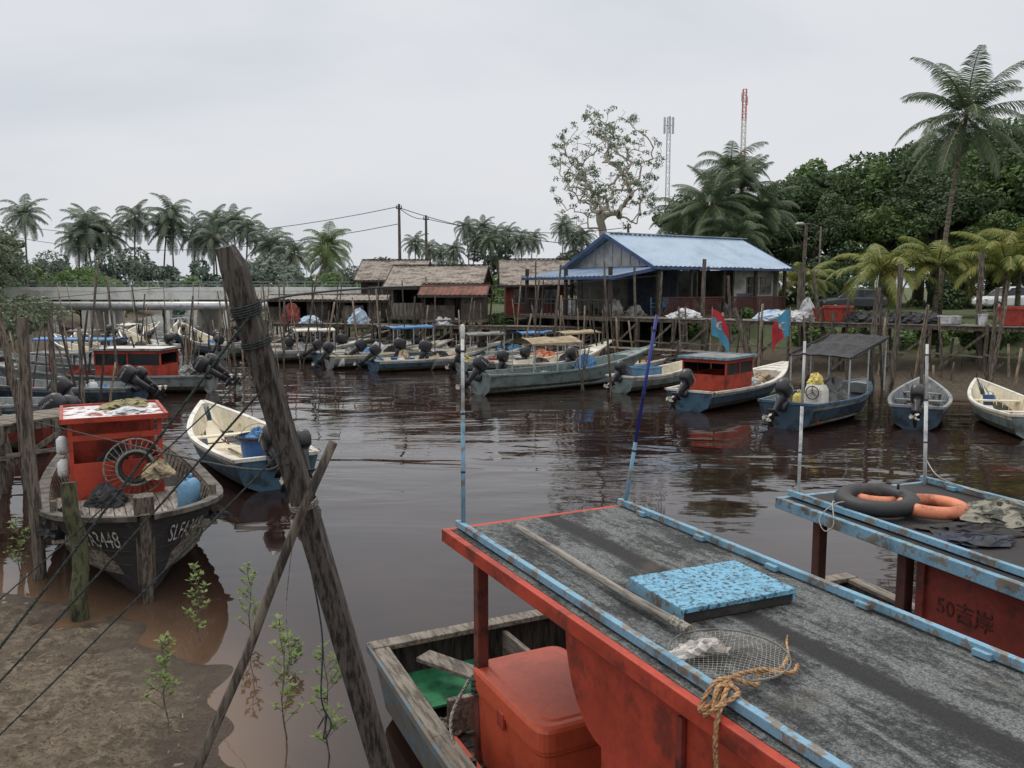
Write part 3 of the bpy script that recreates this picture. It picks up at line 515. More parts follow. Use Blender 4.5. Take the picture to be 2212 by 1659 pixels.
# ---------------- foreground roofed boats
def gritroof(name):
    m,n,o=nt(name); tc=N(n,'ShaderNodeTexCoord').outputs['Object']; sp=N(n,'ShaderNodeSeparateXYZ'); n.links.new(tc,sp.inputs[0])
    mp=N(n,'ShaderNodeMapping'); mp.inputs['Scale'].default_value=(.45,1.6,1); n.links.new(tc,mp.inputs[0])
    f=noise(n,tc,90,4,.85); g=noise(n,mp.outputs[0],3.2,6,.75,.4); h=noise(n,tc,20,6,.8)
    yy=mth(n,'ADD',sp.outputs[1],mth(n,'MULTIPLY',mth(n,'SUBTRACT',h,.5),.12))
    band=mth(n,'MULTIPLY',ramp(n,mth(n,'ABSOLUTE',mth(n,'SUBTRACT',yy,.88)),.05,.12),ramp(n,mth(n,'ABSOLUTE',mth(n,'SUBTRACT',yy,.12)),.02,.06))
    pat=mth(n,'MULTIPLY',ramp(n,mth(n,'ADD',mth(n,'MULTIPLY',g,.7),mth(n,'MULTIPLY',h,.4)),.47,.6),band)
    gr=mix(n,ramp(n,f,.4,.6),lin((74,77,77)),lin((138,142,141))); bl=mix(n,ramp(n,f,.48,.64),lin((40,40,41)),lin((76,77,76)))
    c=mix(n,mth(n,'ADD',.06,mth(n,'MULTIPLY',pat,.8)),bl,gr)
    c=mix(n,mth(n,'MULTIPLY',mth(n,'SUBTRACT',1,band),.7),c,lin((42,41,41)))
    c=mix(n,mth(n,'MULTIPLY',ramp(n,noise(n,tc,1.6,5),.56,.7),.5),c,lin((92,84,74)))
    prin(n,o,c,.85,bump(n,mth(n,'ADD',f,mth(n,'MULTIPLY',pat,.6)),.9,.008),spec=.3); return m
grit=gritroof('gritted_bitumen_roof'); tar=pm('black_bitumen_roof',(48,46,46),(66,64,61),.5,.65,6,.75,.3,.006,spec=.3)
def chunky(mb,p,q,w,h,seg=8):
    p,q=V(p),V(q); rr=random.Random(3); prev=p
    for i in range(seg):
        b=p.lerp(q,(i+1)/seg)+V((0,rr.uniform(-.006,.006),rr.uniform(-.004,.004))); mb.beam(prev,b,w,h); prev=b
def roofboat(label,loc,ang,wd,roofm,Lr,trimout,nm):
    t=thing(nm,label,'boat',(loc[0],loc[1],0),rad(ang),BG); z=2.1
    hl=MB(); x0,x1,y0,y1=-1.2,6.2,-.3,wd+.2
    def sec(x,ins,zt): return [(x,y0+ins*.3,zt),(x,y0+.12+ins*.3,.1),(x,y0+.4,-.25),(x,y1-.4,-.25),(x,y1-.12-ins*.3,.1),(x,y1-ins*.3,zt)]
    S_=[sec(x0,.0,.72),sec(0.5,-.15,.68),sec(3,-.25,.66),sec(x1,-.2,.7)]
    for a,b in zip(S_,S_[1:]):
        for i in range(5): hl.quad(a[i],b[i],b[i+1],a[i+1],m=1 if i in(0,4) else 0)
    hl.quad(*S_[0][::-1],m=1); hl.quad(*S_[-1],m=1); hl.obj('hull',[foul,side_worn],t)
    il=MB()
    for a,b in zip(S_,S_[1:]):
        def inn(s,k): 
            lo,hi=s[0],s[5]; return [(lo[0],lo[1]+.1,lo[2]-.01),(lo[0],lo[1]+.16,.22),(hi[0],hi[1]-.16,.22),(hi[0],hi[1]-.1,hi[2]-.01)][k]
        for k in range(3): il.quad(inn(a,k),inn(a,k+1),inn(b,k+1),inn(b,k))
    il.quad((x0+.05,y0+.1,.7),(x0+.05,y1-.1,.7),(x0+.05,y1-.1,.2),(x0+.05,y0+.1,.2))
    for i in range(12):
        x=x0+.5+i*.5
        for yy in(y0+.12,y1-.12): il.beam((x,yy,.22),(x,yy,.66),.05,.05)
    il.obj('interior',wood_dark,t)
    g=MB()
    for k in(0,5):
        for a,b in zip(S_,S_[1:]): g.beam(V(a[k])+V((0,.05 if k==0 else -.05,.02)),V(b[k])+V((0,.05 if k==0 else -.05,.02)),.14,.045)
    g.box((x0+.06,(y0+y1)/2,.745),(.16,y1-y0+.06,.05)); g.obj('gunwale',wood_grey,t,bevel=.006)
    g=MB()
    for k,o_ in((0,-.035),(5,.035)):
        for a,b in zip(S_,S_[1:]): g.beam(V(a[k])+V((0,o_,.0)),V(b[k])+V((0,o_,.0)),.03,.06)
    g.box((x0-.03,(y0+y1)/2,.72),(.03,y1-y0+.08,.06)); g.obj('rub_rail',side_worn,t)
    d=MB()
    for i in range(14): d.box((x0+.45+i*.155,(y0+y1)/2,.3+.004*math.sin(i*3)),(.145,y1-y0-.36,.03))
    d.obj('deck',wood_dark,t)
    rf=sub('roof',t,(0,0,z))
    m=MB(); m.box((Lr/2,wd/2,-.02),(Lr,wd,.05)); m.obj('roof_panel',roofm,rf)
    m=MB(); m.box((Lr/2,-.03,-.045),(Lr+.12,.055,.1)); m.obj('roof_fascia',trimout,rf,bevel=.006)
    m=MB(); m.box((-.03,wd/2,-.035),(.055,wd+.02,.08)); m.obj('roof_fascia',trimout,rf,bevel=.006)
    m=MB(); m.box((Lr/2,wd+.03,-.045),(Lr+.12,.055,.1)); m.obj('roof_fascia',blue_paint,rf,bevel=.006)
    m=MB(); chunky(m,(-.03,.07,.045),(Lr,.07,.045),.045,.05); m.box((Lr/2,.112,.012),(Lr,.035,.02))
    for i in range(8): m.box((.15+i*.75,.095,.03),(.07,.05,.04))
    m.obj('roof_rail',blue_paint,rf,bevel=.004)
    m=MB(); chunky(m,(-.03,wd-.04,.045),(Lr,wd-.04,.045),.045,.05)
    for i in range(8): m.box((.35+i*.75,wd-.07,.03),(.1,.05,.035))
    m.obj('roof_rail',blue_paint,rf,bevel=.004)
    return t
A=roofboat('red and blue wooden boat with gritted flat roof',(-.48,6.40),-63.5,1.64,grit,5.6,red_paint,'roofed_fishing_boat')
B=roofboat('blue trimmed boat with black tarred flat roof',(2.47,7.40),-69,1.7,tar,5.6,blue_paint,'roofed_fishing_boat')
for t_,pos,mt in((A,((.3,.12),(.3,1.5),(2.2,1.5),(4,1.5)),pm('red_brown_post_paint',(104,54,46),(66,42,38),.46,.6,5,.7,.3,.006)),(B,((.3,.15),(1.25,.15),(.3,1.55),(1.9,1.55),(2.6,.15)),pm('brown_post_paint',(84,54,46),(60,44,38),.45,.65,5,.6,.3,.006))):
    for x,y in pos: m=MB(); m.box((x,y,1.17),(.09,.09,1.76)); m.obj('roof_post',mt,t_,bevel=.008)
c=sub('cabin',A)
m=MB(); pts=[(1.75,2.03)]+[(1.75+.42*(1-math.cos(a)),2.03-.62*math.sin(a)) for a in np.linspace(.15,1.57,9)]+[(2.2,.32),(5.6,.32),(5.6,2.03)]
for yy in(.02,.06): m.quad(*[(x,yy,z) for x,z in (pts if yy<.05 else pts[::-1])])
for a,b in zip(pts,pts[1:]+pts[:1]): m.quad((a[0],.02,a[1]),(a[0],.06,a[1]),(b[0],.06,b[1]),(b[0],.02,b[1]))
m.obj('cabin_side',red_paint,c)
m=MB(); m.box((2.24,.8,.85),(.04,1.44,1.1)); m.obj('cabin_bulkhead',red_paint,c)
for i in range(4): m=MB(); m.box((2.9+i*.75,.0,1.2),(.045,.03,1.5)); m.obj('cabin_batten',red_dull,c,bevel=.004)
def cooler(x,y,lx,ly,zt,lbl):
    e=thing('cooler_box',lbl,'cooler box',W(A,x,y,.32),rad(-63.5)); h=zt-.32
    m=MB(); m.loft([rings(0,0,z,a,b,28,9) for z,a,b in((0,lx/2-.04,ly/2-.04),(.03,lx/2-.03,ly/2-.03),(h*.72,lx/2-.01,ly/2-.01),(h*.74,lx/2+.0,ly/2+.0),(h*.78,lx/2,ly/2))]); m.obj('box_body',orange_plastic,e,smooth=False)
    m=MB(); m.loft([rings(0,0,z,a,b,28,9) for z,a,b in((h*.785,lx/2+.012,ly/2+.012),(h*.95,lx/2+.012,ly/2+.012),(h*.98,lx/2-.0,ly/2-.0),(h*.99,lx/2-.03,ly/2-.03),(h*.985,lx/2-.08,ly/2-.08),(h*.995,lx/2-.1,ly/2-.1))]); 
    m.obj('lid',orange_plastic,e); m=MB(); m.box((0,-ly/2-.012,h*.75),(.1,.02,.12)); m.obj('lid_strap',red_paint,e,bevel=.004)
cooler(.8,.46,1.16,.8,1.1,'large orange-red fibreglass fish cooler with closed lid'); cooler(.78,1.22,1.1,.6,1.06,'orange-red fibreglass cooler under the boat roof')
m=MB(); m.box((0,0,.02),(1.3,.06,.12)); lab(m.obj('red_plank',red_paint,loc=W(A,.75,-.04,.36),rz=rad(-63.5)),'red painted plank standing beside a cooler box','plank')
m=MB(); m.box((-.62,1.0,.5),(.95,.05,.35)); m.obj('partition_board',wood_grey,A,bevel=.006)
m=MB(); m.box((-.75,.35,.44),(.7,.75,.02)); m.obj('deck_mat',green_mat,A)
m=MB(); m.beam((-.95,.1,.66),(-.1,.6,.62),.2,.04); m.box((-.1,.65,.5),(.06,1.3,.3)); m.obj('bulkhead_board',wood_grey,A,bevel=.006)
heap(W(A,1.75,-.05,.33),grey_metal,(.14,.12,.2)); heap(W(A,-.2,-.0,.33),rope_grey,(.16,.14,.1),'rope_coil','grey rope coil lying on deck boards','rope')
e=thing('roof_hatch','weathered light blue hatch cover lying on a boat roof','hatch cover',W(A,2.06,.87,2.11),rad(-63.5-3))
hm=pm('peeling_blue_hatch',(108,160,188),(54,66,74),.5,.6,34,.7,.6,.003,grime=.7)
m=MB(); m.box((0,0,.03),(.55,.78,.06)); m.obj('hatch_frame',tar,e,bevel=.004); m=MB(); m.box((0,0,.078),(.58,.82,.03)); m.obj('hatch_top',hm,e,bevel=.004)
for s_ in(-1,1): m=MB(); m.box((0,s_*.402,.05),(.56,.02,.07)); m.obj('hatch_edge',blue_paint,e)
e=thing('landing_net','round hoop landing net with long wooden handle','fishing net',W(A,2.47,.36,2.14),rad(-63.5))
m=MB(); m.tube([(-2.15,.06,.02),(-1.4,.02,.03),(-.7,.0,.02),(0,0,.02)],[.023,.025,.026,.028],10); m.obj('handle',pm('silvered_pole',(136,130,122),(98,92,85),.45,.6,5,.8,.3,.005,stretch=(.6,6,6)),e,smooth=True)
m=MB(); m.tube([(-.12,0,.02),(.03,0,.02)],.033,10); m.obj('binding',rope_grey,e)
m=MB(); m.torus((.34,0,.02),.3,.0045,48,6); m.obj('hoop',grey_metal,e)
m=MB()
def nz(x,y): r=math.hypot(x,y); return .012+.05*max(0,1-r/.3)*(.6+.4*math.sin(9*x+5*y)) 
for k in range(-13,14):
    q=k*.0225; hw=math.sqrt(max(0,.3**2-q*q)); 
    if hw<.03: continue
    for dr in (0,1):
        pts=[]
        for u in np.linspace(-hw,hw,12):
            x,y=(q,u) if dr else (u,q); x2,y2=(x+y)*.7071,(x-y)*.7071; pts.append((.34+x2+.006*math.sin(20*y2),y2+.006*math.sin(24*x2),nz(x2,y2)))
        m.tube(pts,.0007,3,cap=False)
m.obj('mesh_bag',net_mat,e)
heap(W(A,2.7,.26,2.14),pm('plastic_sheet_grey',(176,172,168),(130,124,118),.45,.6,12,.4,.4,.01),(.17,.07,.05),'plastic_bag','crumpled clear plastic bag lying in a net','bag',rz=.3)
def rope(name,pts,r,mat,label,cat='rope',twist=True,n=3):
    P=[]
    pts=[V(p) for p in pts]; tot=sum((b-a).length for a,b in zip(pts,pts[1:]))
    if tot/r>700: twist=False
    for i in range(len(pts)-1):
        p0=pts[max(i-1,0)];p1=pts[i];p2=pts[i+1];p3=pts[min(i+2,len(pts)-1)]
        k=max(3,int((p2-p1).length/(r*1.3))) if twist else 8
        for j in range(k):
            u=j/k; P.append(.5*((2*p1)+(p2-p0)*u+(2*p0-5*p1+4*p2-p3)*u*u+(3*p1-p0-3*p2+p3)*u**3))
    P.append(pts[-1]); m=MB()
    if not twist: m.tube(P,r,6)
    else:
        for st in range(n):
            Q=[]
            for i,p in enumerate(P):
                d=(P[min(i+1,len(P)-1)]-P[max(i-1,0)]).normalized(); a=d.cross(V((.1,.2,1))).normalized(); b=d.cross(a)
                ph=i*.8+2*math.pi*st/n; Q.append(p+(a*math.cos(ph)+b*math.sin(ph))*r*.5)
            m.tube(Q,r*.58,5)
    return lab(m.obj(name,mat,smooth=True),label,cat)
Wp=lambda x,y,z:W(A,x,y,z)
rope('hemp_rope',[Wp(3.02,.62,2.13),Wp(3.1,.5,2.15),Wp(3.02,.38,2.14),Wp(3.12,.26,2.15),Wp(3.08,.14,2.19),Wp(3.1,.02,2.2),Wp(3.12,-.07,2.1),Wp(3.16,.05,2.19),Wp(3.1,.12,2.18),Wp(3.2,.0,2.2),Wp(3.24,-.08,2.08),Wp(3.25,-.08,1.9),Wp(3.27,-.07,1.6),Wp(3.3,-.06,1.2)],.012,rope_tan,'tan hemp rope knotted around a boat roof rail')
rope('hemp_rope',[Wp(2.92,.66,2.13),Wp(3.02,.5,2.13),Wp(3.04,.36,2.17),Wp(3.1,.1,2.2),Wp(3.2,-.06,2.14),Wp(3.14,.02,2.21),Wp(3.2,.08,2.19),Wp(3.22,-.06,2.16),Wp(3.16,-.08,2.1)],.012,rope_tan,'tan hemp rope with frayed end on a roof')
for i in range(5): rope('rope_strand',[Wp(2.92,.66,2.13),Wp(2.88-.02*i,.7+.015*i,2.135),Wp(2.85-.03*i,.72+.03*i,2.13)],.003,rope_tan,'frayed end of tan hemp rope','rope',False)
rope('mooring_rope',[Wp(.22,.05,.95),Wp(.5,-.22,.8),Wp(.9,-.28,.62),Wp(1.5,-.3,.7),Wp(2.2,-.33,.5)],.014,rope_grey,'grey mooring rope hanging along a boat side')
rope('rope_lashing',[Wp(.3+.07*math.cos(a),.12+.075*math.sin(a),.85+.006*a) for a in np.linspace(0,25,50)],.012,rope_dark,'dark rope lashed around a roof post','rope',False)
def mast(p,q,r,mats,label,split=.6):
    e=thing('pole_mast',label,'pole',p,0,'upright poles on boat roofs'); d=V(q)-V(p); k=d*split
    m=MB(); m.tube([(0,0,0),k],r,10); m.obj('lower_pole',mats[0],e,smooth=True); m=MB(); m.tube([k*.97,d],[r*.85,r*.8],10); m.obj('upper_pole',mats[1],e,smooth=True)
    for f in(.3,.6,.92): m=MB(); m.tube([d*f,d*(f+.01)],r*1.12,10); m.obj('tape_band',rubber,e)
mast(W(A,.06,.08,2.1),(-.385,6.5,3.62),.017,(blue_paint,pole_white),'pale blue and white pole with black tape',.62)
m=MB(); m.loft([rings(0,0,z,a,a,12,2) for z,a in((0,.01),(.01,.018),(.09,.02),(.11,.014),(.115,.008))]); lab(m.obj('bottle_float',white_sack,smooth=True,loc=(-.385,6.5,3.6)),'white plastic bottle on top of a pole','bottle')
mast(W(A,.05,1.6,2.1),(1.21,7.0,3.77),.017,(blue_paint,tape),'leaning blue pole wrapped in dark blue tape',.35)
mast(W(B,.06,.1,2.1),(2.56,7.3,3.53),.015,(pole_white,pole_white),'slim white pole with black tape',.6)
mast(W(B,.05,1.62,2.1),(3.98,8.0,3.46),.017,(pole_white,pole_white),'slim white pole tied with cord',.6)
m=MB(); m.torus((0,0,.09),.265,.075,36,14,sq=.9); m.tube([(.2,.05,.16),(.2,.05,.21)],.012,6); o=m.obj('inner_tube',rubber,smooth=True,loc=W(B,.66,.42,2.12)); o.rotation_euler=(rad(3),rad(-2),0); lab(o,'black rubber inner tube lying on a tarred roof','inner tube')
m=MB(); m.torus((0,0,.07),.22,.058,36,14,sq=.9); 
lab(m.obj('life_ring',orange_ring,smooth=True,loc=W(B,.94,.74,2.12)),'faded orange life ring beside a black tube','life ring')
m=MB(); m.torus((0,0,.05),.2,.05,36,14); lab(m.obj('life_ring',orange_ring,smooth=True,loc=W(B,.46,.62,2.12)),'faded orange life ring under a black tube','life ring')
heap(W(B,1.25,1.15,2.12),pm('camouflage_tarp',(130,126,114),(64,66,58),.46,.54,7,.8,.6,.02),(.42,.3,.13),'tarpaulin','mottled grey crumpled tarpaulin on a roof','tarpaulin',5)
heap(W(B,1.4,.75,2.12),tar,(.45,.16,.04),'cloth','black cloth lying on a tarred roof','cloth',6); heap(W(B,1.6,.45,2.12),pm('dusty_navy_cloth',(48,52,66)),(.3,.14,.04),'cloth','dark blue cloth lying on a tarred roof','cloth',8)
Wb=lambda x,y,z:W(B,x,y,z)
rope('white_cord',[Wb(.05,1.62,2.35),Wb(.3,1.5,2.25),Wb(.5,1.62,2.17),Wb(.9,1.64,2.16)],.005,net_mat,'thin white cord tied to a roof pole','rope',False)
rope('white_cord',[Wb(.55,.07,2.2),Wb(.6,.0,2.2),Wb(.7,-.07,2.05),Wb(.62,-.09,1.98),Wb(.55,-.08,2.08),Wb(.62,.05,2.21),Wb(.75,.25,2.2)],.005,net_mat,'white cord looped over a blue roof rail','rope',False)
c=sub('cabin',B); m=MB(); m.box((3.5,.12,1.16),(4.1,.05,1.64)); m.box((1.5,.8,1.1),(.05,1.3,1.5)); m.obj('cabin_side',red_dull,c)
m=MB(); m.box((1.47,.1,1.16),(.07,.07,1.64)); m.obj('cabin_coaming',red_dull,c)
tm=textmesh('50吉岸',.16,.003); tm.materials.append(pm('black_script',(60,36,32),(108,48,42),.48,.58,24,.7,.1,.002)); o=mkobj('lettering',tm,c,(1.84,.09,1.68)); o.rotation_euler=(rad(90),0,0)
e=thing('storage_box','dull red wooden box with lettering on a boat deck','box',W(B,.85,.55,.32),rad(-69)); m=MB(); m.box((0,0,.3),(.7,.6,.6)); m.obj('box_body',red_dull,e,bevel=.01); m=MB(); m.box((0,0,.62),(.76,.66,.04)); m.obj('box_lid',tar,e,bevel=.006)
# ---------------- posts
PG='wooden mooring posts standing in the creek'
def post(b,t_,r,mat=wood_post,label='weathered wooden mooring post standing in water',n=8,group=PG):
    b=V(b);t_=V(t_); d=t_-b; m=MB(); k=6; o1,o2=R.uniform(-1,1)*r*.6,R.uniform(-1,1)*r*.6
    pts=[d*(i/k)+V((o1*math.sin(i*1.3),o2*math.sin(i*1.9+1),0)) for i in range(k+1)]; m.tube(pts,[r*(1.08-.22*i/k)*(1+R.uniform(-.05,.05)) for i in range(k+1)],n)
    return lab(m.obj('mooring_post',mat,loc=b,smooth=r<.06),label,'post',group)
post((-6.55,11.2,-.5),(-6.6,11.25,3.6),.085,wood_post,'tall grey mooring post beside the wooden boat',10)
post((-5.2,9.75,-.5),(-5.28,9.8,1.68),.1,wood_moss,'mossy green leaning stump at the mud edge',12)
for b,t_,r in(((-11.3,18.5,-.5),(-12.0,18.6,3.8),.12),((-10.6,18.2,-.5),(-11.4,18.6,3.55),.08),((-9.6,16.2,-.5),(-9.7,16.3,2.2),.09),((-12.3,22,-1),(-12.2,22.2,3.2),.08),((-9.8,19,-.5),(-9.9,19.1,3.1),.05),
  ((3.7,30.4,-1),(3.3,30.4,4.95),.045),((2.5,32,-1),(2.95,32,1.7),.03),((3.0,32,-1),(2.45,32.2,1.6),.03),((2.7,32.3,-1),(2.8,32,1.8),.03),((11.8,27.3,-1),(11.85,27.3,4.0),.1),((13.25,29,-.5),(13.4,29,4.8),.1),((18.7,33.3,-.5),(18.6,33.5,5.35),.12),((9.1,30,-1),(8.1,30.4,3.25),.1),
  ((9.6,42,0),(9.6,42.2,5.4),.11),((11.6,44,0),(11.3,44,4.6),.09),((13.9,40,0),(13.6,40,5.0),.1),((14.1,36.5,0),(13.0,36.6,4.7),.1),((14.9,43,1),(14.9,43,7.2),.1),((7.6,43,-.5),(7.6,43,4.8),.07),((1.2,47,-1),(1.35,47,5.6),.05),((6.3,42.5,-1),(6.2,42.6,5.0),.07),((2.1,45,-1),(2.6,45.3,5.2),.06),((16.2,28.2,0),(16.7,28.3,4.2),.06),((15.3,26.8,-.5),(15.9,27,3.4),.04),((17.8,31,0),(17.9,31,4.0),.08),((12.6,25.6,-.5),(12.7,25.7,3.4),.05),((14.8,23.5,-.5),(15.8,24.1,2.4),.05),
  ((-14.6,31,-1),(-14.9,31,4.4),.05),((-17,33,-1),(-16.2,33,5.0),.05),((-13.2,40,-1),(-13.8,40,5.4),.06),((-11.2,44,-1),(-10.2,44,4.6),.05)):
    post(b,t_,r)
for i in range(90):
    y=R.uniform(42,52); x=R.uniform(-18,5.5); h=R.uniform(2.0,4.8); post((x,y,-1),(x+R.uniform(-.7,.7),y+R.uniform(-.3,.3),h),R.uniform(.025,.06),R.choice((wood_post,bamboo,wood_dark)),n=6)
for i in range(54):
    y=R.uniform(24,54); x=-y*.615+R.uniform(-1,14)*(y/40); h=R.uniform(1.6,4.3)
    if x>-11.8 and y<40: x-=5
    post((x,y,-1),(x+R.uniform(-.8,.8),y,h),R.uniform(.022,.045),R.choice((wood_post,bamboo,wood_dark,bamboo)),n=6)
for i in range(50):
    u=R.random(); x=3+17*u; y=42.5-12*u+R.uniform(-2.5,1.5); h=R.uniform(.8,3.6); post((x,y,-1),(x+R.uniform(-.5,.5),y+R.uniform(-.3,.3),h),R.uniform(.025,.06),R.choice((wood_post,bamboo,wood_dark)),n=6)
b_,t_=V((-.24,4.22,-.3)),V((-1.11,3.3,4.16)); d=t_-b_; ax=d.normalized(); s1=ax.cross(V((0,1,0))).normalized(); s2=ax.cross(s1)
def ringq(f,w,o=(0,0)): return [tuple(d*f+s1*(i*w/2+o[0])+s2*(j*w/2+o[1])) for i,j in((-1,-.94),(-.94,-1),(.94,-1),(1,-.94),(1,.94),(.94,1),(-.94,1),(-1,.94))]
m=MB(); m.loft([ringq(f,w) for f,w in((0,.094),(.3,.094),(.5,.092),(.7,.09),(.85,.088),(.982,.087))]+[ringq(1,.06,(.01,0))]); 
tm=pm('split_timber',(86,80,75),(46,43,40),.42,.6,6,.9,.4,.005,stretch=(9,9,.4))
o=m.obj('leaning_timber_post',tm,loc=b_); lab(o,'thick square weathered timber post leaning over the water','post')
p0,p1=V((-2.1,3.45,.2)),V((-.75,3.42,3.36))
m=MB(); k=10; m.tube([(p1-p0)*(i/k)+V((.008*math.sin(i*2),0,.0)) for i in range(k+1)],[.024-.0005*i for i in range(k+1)],10); lab(m.obj('leaning_pole',wood_post,loc=p0,smooth=True),'slim wooden pole lashed across a leaning timber','pole')
def coil(f,wid,turns,r,mat,label,c0=None):
    c=c0 or (b_+d*f); rope('rope_lashing',[c+ax*(wid*(i/(turns*8))-wid/2)+(s1*math.cos(i*math.pi/4)+s2*math.sin(i*math.pi/4))*.059 for i in range(turns*8)],r,mat,label,'rope',False)
coil(.945,.05,5,.004,rope_dark,'dark rope wound around a leaning timber post'); coil(.915,.03,3,.004,rope_dark,'dark rope wound around a leaning timber post'); coil(.757,.03,3,.005,rope_grey,'grey cord tying pole and timber together')
for q,r,f in((( -2.75,3.3,1.75),.006,.94),((-2.8,3.45,1.70),.005,.88),((-2.7,3.2,1.60),.004,.82),((-2.9,3.6,2.1),.003,.9)):
    tp=b_+d*f; rope('taut_rope',[tp+V((.03,-.06,0)),tp.lerp(V(q),.5)+V((0,0,-.03)),q],r,rope_dark,'taut dark green rope running from a timber post','rope',True)
rope('taut_rope',[b_+d*.8+V((0,-.06,0)),V((-1.9,5,2.95)),V((-6.5,11.2,2.2))],.006,rope_dark,'thin dark rope from timber to mooring post')
rope('thin_rope',[b_+d*.93,V((-5,14,4.05)),V((-12,18.6,3.6))],.006,rope_dark,'thin dark rope slung across the creek')
rope('thin_rope',[b_+d*.93,V((-.9,6,4.0)),V((1.3,24,4.1)),V((7.6,43,4.6))],.006,rope_dark,'thin dark rope slung across the creek')
rope('hanging_rope',[V((-.88,3.5,2.85)),V((-.83,3.5,2.5)),V((-.84,3.5,2.2)),V((-.80,3.5,2.08)),V((-.84,3.52,2.0)),V((-.82,3.5,2.12)),V((-.86,3.5,2.06))],.004,rope_dark,'dark rope end dangling from a pole')
rope('loose_string',[V((-.92,3.45,3.0)),V((-.97,3.45,2.6)),V((-.93,3.45,2.3)),V((-.9,3.45,2.2))],.002,rope_grey,'thin grey string dangling from a pole','string',False)
# ---------------- jetties
def jetty(label,P,Q,w,z,gap=2.4,plank=.16):
    P,Q=V(P+(0,)),V(Q+(0,)); L=(Q-P).length; ang=math.atan2(Q.y-P.y,Q.x-P.x); t=thing('wooden_jetty',label,'jetty',P,ang)
    m=MB(); k=int(L/plank)
    for i in range(k): m.box(((i+.5)*plank,R.uniform(-.03,.03),z-.02+R.uniform(-.006,.006)),(plank*.93,w+R.uniform(-.08,.08),.04))
    m.obj('deck',wood_grey,t)
    for y in(-w/2+.1,w/2-.1): m=MB(); m.box((L/2,y,z-.12),(L,.09,.15)); m.obj('beam',wood_post,t)
    for i in range(int(L/gap)+1):
        for y in(-w/2,w/2):
            m=MB(); m.tube([(i*gap,y,-1.2),(i*gap+R.uniform(-.1,.1),y+.02,z+(R.uniform(.0,.5) if y<0 and i%3==0 else -.05))],.075,7); m.obj('pile',wood_post,t)
        if i: m=MB(); m.beam((i*gap-gap,-w/2-.06,.5),(i*gap,-w/2-.06,z-.3),.05,.1); m.obj('brace',wood_post,t); m=MB(); m.beam((i*gap-gap,-w/2-.1,z*.55),(i*gap,-w/2-.1,z*.52),.05,.08); m.obj('brace',wood_grey,t)
    return t
J=jetty('long weathered plank jetty on timber piles',(5.2,43.4),(27,27.2),1.8,2.5,1.9)
jetty('low plank walkway on stilts before the houses',(-14,50.2),(5.2,44.6),1.2,1.9,1.6)
jetty('rickety plank landing among fishing boats',(-11,15.2),(-9.2,18.6),1.2,1.35,1.2)
jetty('plank landing on stilts at the bank',(-24,27),(-17,27.5),1.5,1.7,1.4)
jetty('low broken plank landing at the bank',(1.5,43.2),(9,37.8),.9,1.1,1.3)
def ladder(x,y,z0,z1,rz):
    m=MB()
    for s_ in(-.22,.22): m.beam((s_,-.35,z0),(s_,0,z1),.05,.07)
    k=6
    for i in range(k): f=(i+.5)/k; m.beam((-.22,-.35+.35*f,z0+(z1-z0)*f),(.22,-.35+.35*f,z0+(z1-z0)*f),.04,.05)
    lab(m.obj('ladder',wood_grey,loc=(x,y,0),rz=rz),'wooden ladder leading down from the jetty','ladder','ladders on the jetty')
ladder(8.1,40.0,-.2,3.1,.6); ladder(12.8,36.4,-.2,2.8,.6); ladder(15.3,34.6,0,3.0,.6)
JL=lambda k,dy=0:V(W(J,k*27.2,dy,2.5))
def tub(p,r,h,mat,label): 
    m=MB(); m.lathe([(r*.8,0),(r*.84,.02),(r*.97,h*.85),(r*1.05,h*.87),(r*1.05,h),(r*.95,h),(r*.78,.05)],n=24); lab(m.obj('plastic_tub',mat,loc=p,smooth=False),label,'tub','plastic tubs on the jetty')
tub(JL(.415),.62,.7,red_tub,'large round red plastic tub on the jetty'); tub(JL(.66,.2),.62,.75,red_tub,'large round red plastic tub on the jetty'); tub(JL(.39,.4),.5,.6,red_tub,'round red plastic tub on the jetty')
for k,s_ in((.15,.8),(.31,.75),(.335,.6),(.355,.5)): heap(JL(k,-.1),white_sack if k!=.31 else pale_sack,(s_,.5,.42),'sack','white and pale blue sack lying on the jetty','sack',rz=-.6)
heap(JL(.365,.2),white_sack,(.38,.35,.9),'sack','tall white sack standing upright on the jetty','sack')
for k in(.45,.475,.5,.525,.55): heap(JL(k,0),black_tarp,(.6,.5,.42),'net_bundle','black fishing net bundle lying on the jetty','net')
crate(JL(.575),white_sack,(.8,.5,.35),'white plastic fish box on the jetty'); bucket(JL(.62),white_sack,.2,.45,'white bucket standing on the jetty'); 
m=MB(); m.lathe([(.28,0),(.3,.03),(.31,.3),(.3,.33),(.31,.36),(.31,.6),(.3,.63),(.28,.85),(.1,.88)],n=20); lab(m.obj('plastic_barrel',blue_pl,loc=JL(.72,.2),smooth=True),'blue plastic barrel standing on the jetty','barrel')
m=MB(); m.lathe([(.28,0),(.3,.03),(.31,.5),(.28,.55)],n=20); lab(m.obj('plastic_barrel',white_sack,loc=JL(.74,.3),smooth=True),'short white plastic barrel standing on the jetty','barrel')
heap((-3.8,47.2,1.9),white_sack,(.7,.5,.45),'sack','white sack lying on the walkway','sack'); heap((-8.9,48.8,1.9),pale_sack,(.6,.5,.8),'sack','pale blue sack piled on the walkway','sack'); heap((-11.9,49.6,1.9),pale_sack,(.6,.5,.4),'sack','pale blue sack piled on the walkway','sack'); heap((-13.2,50,1.9),red_dull,(.5,.5,1.0),'net_bundle','dark red net bundle hung on the walkway','net')
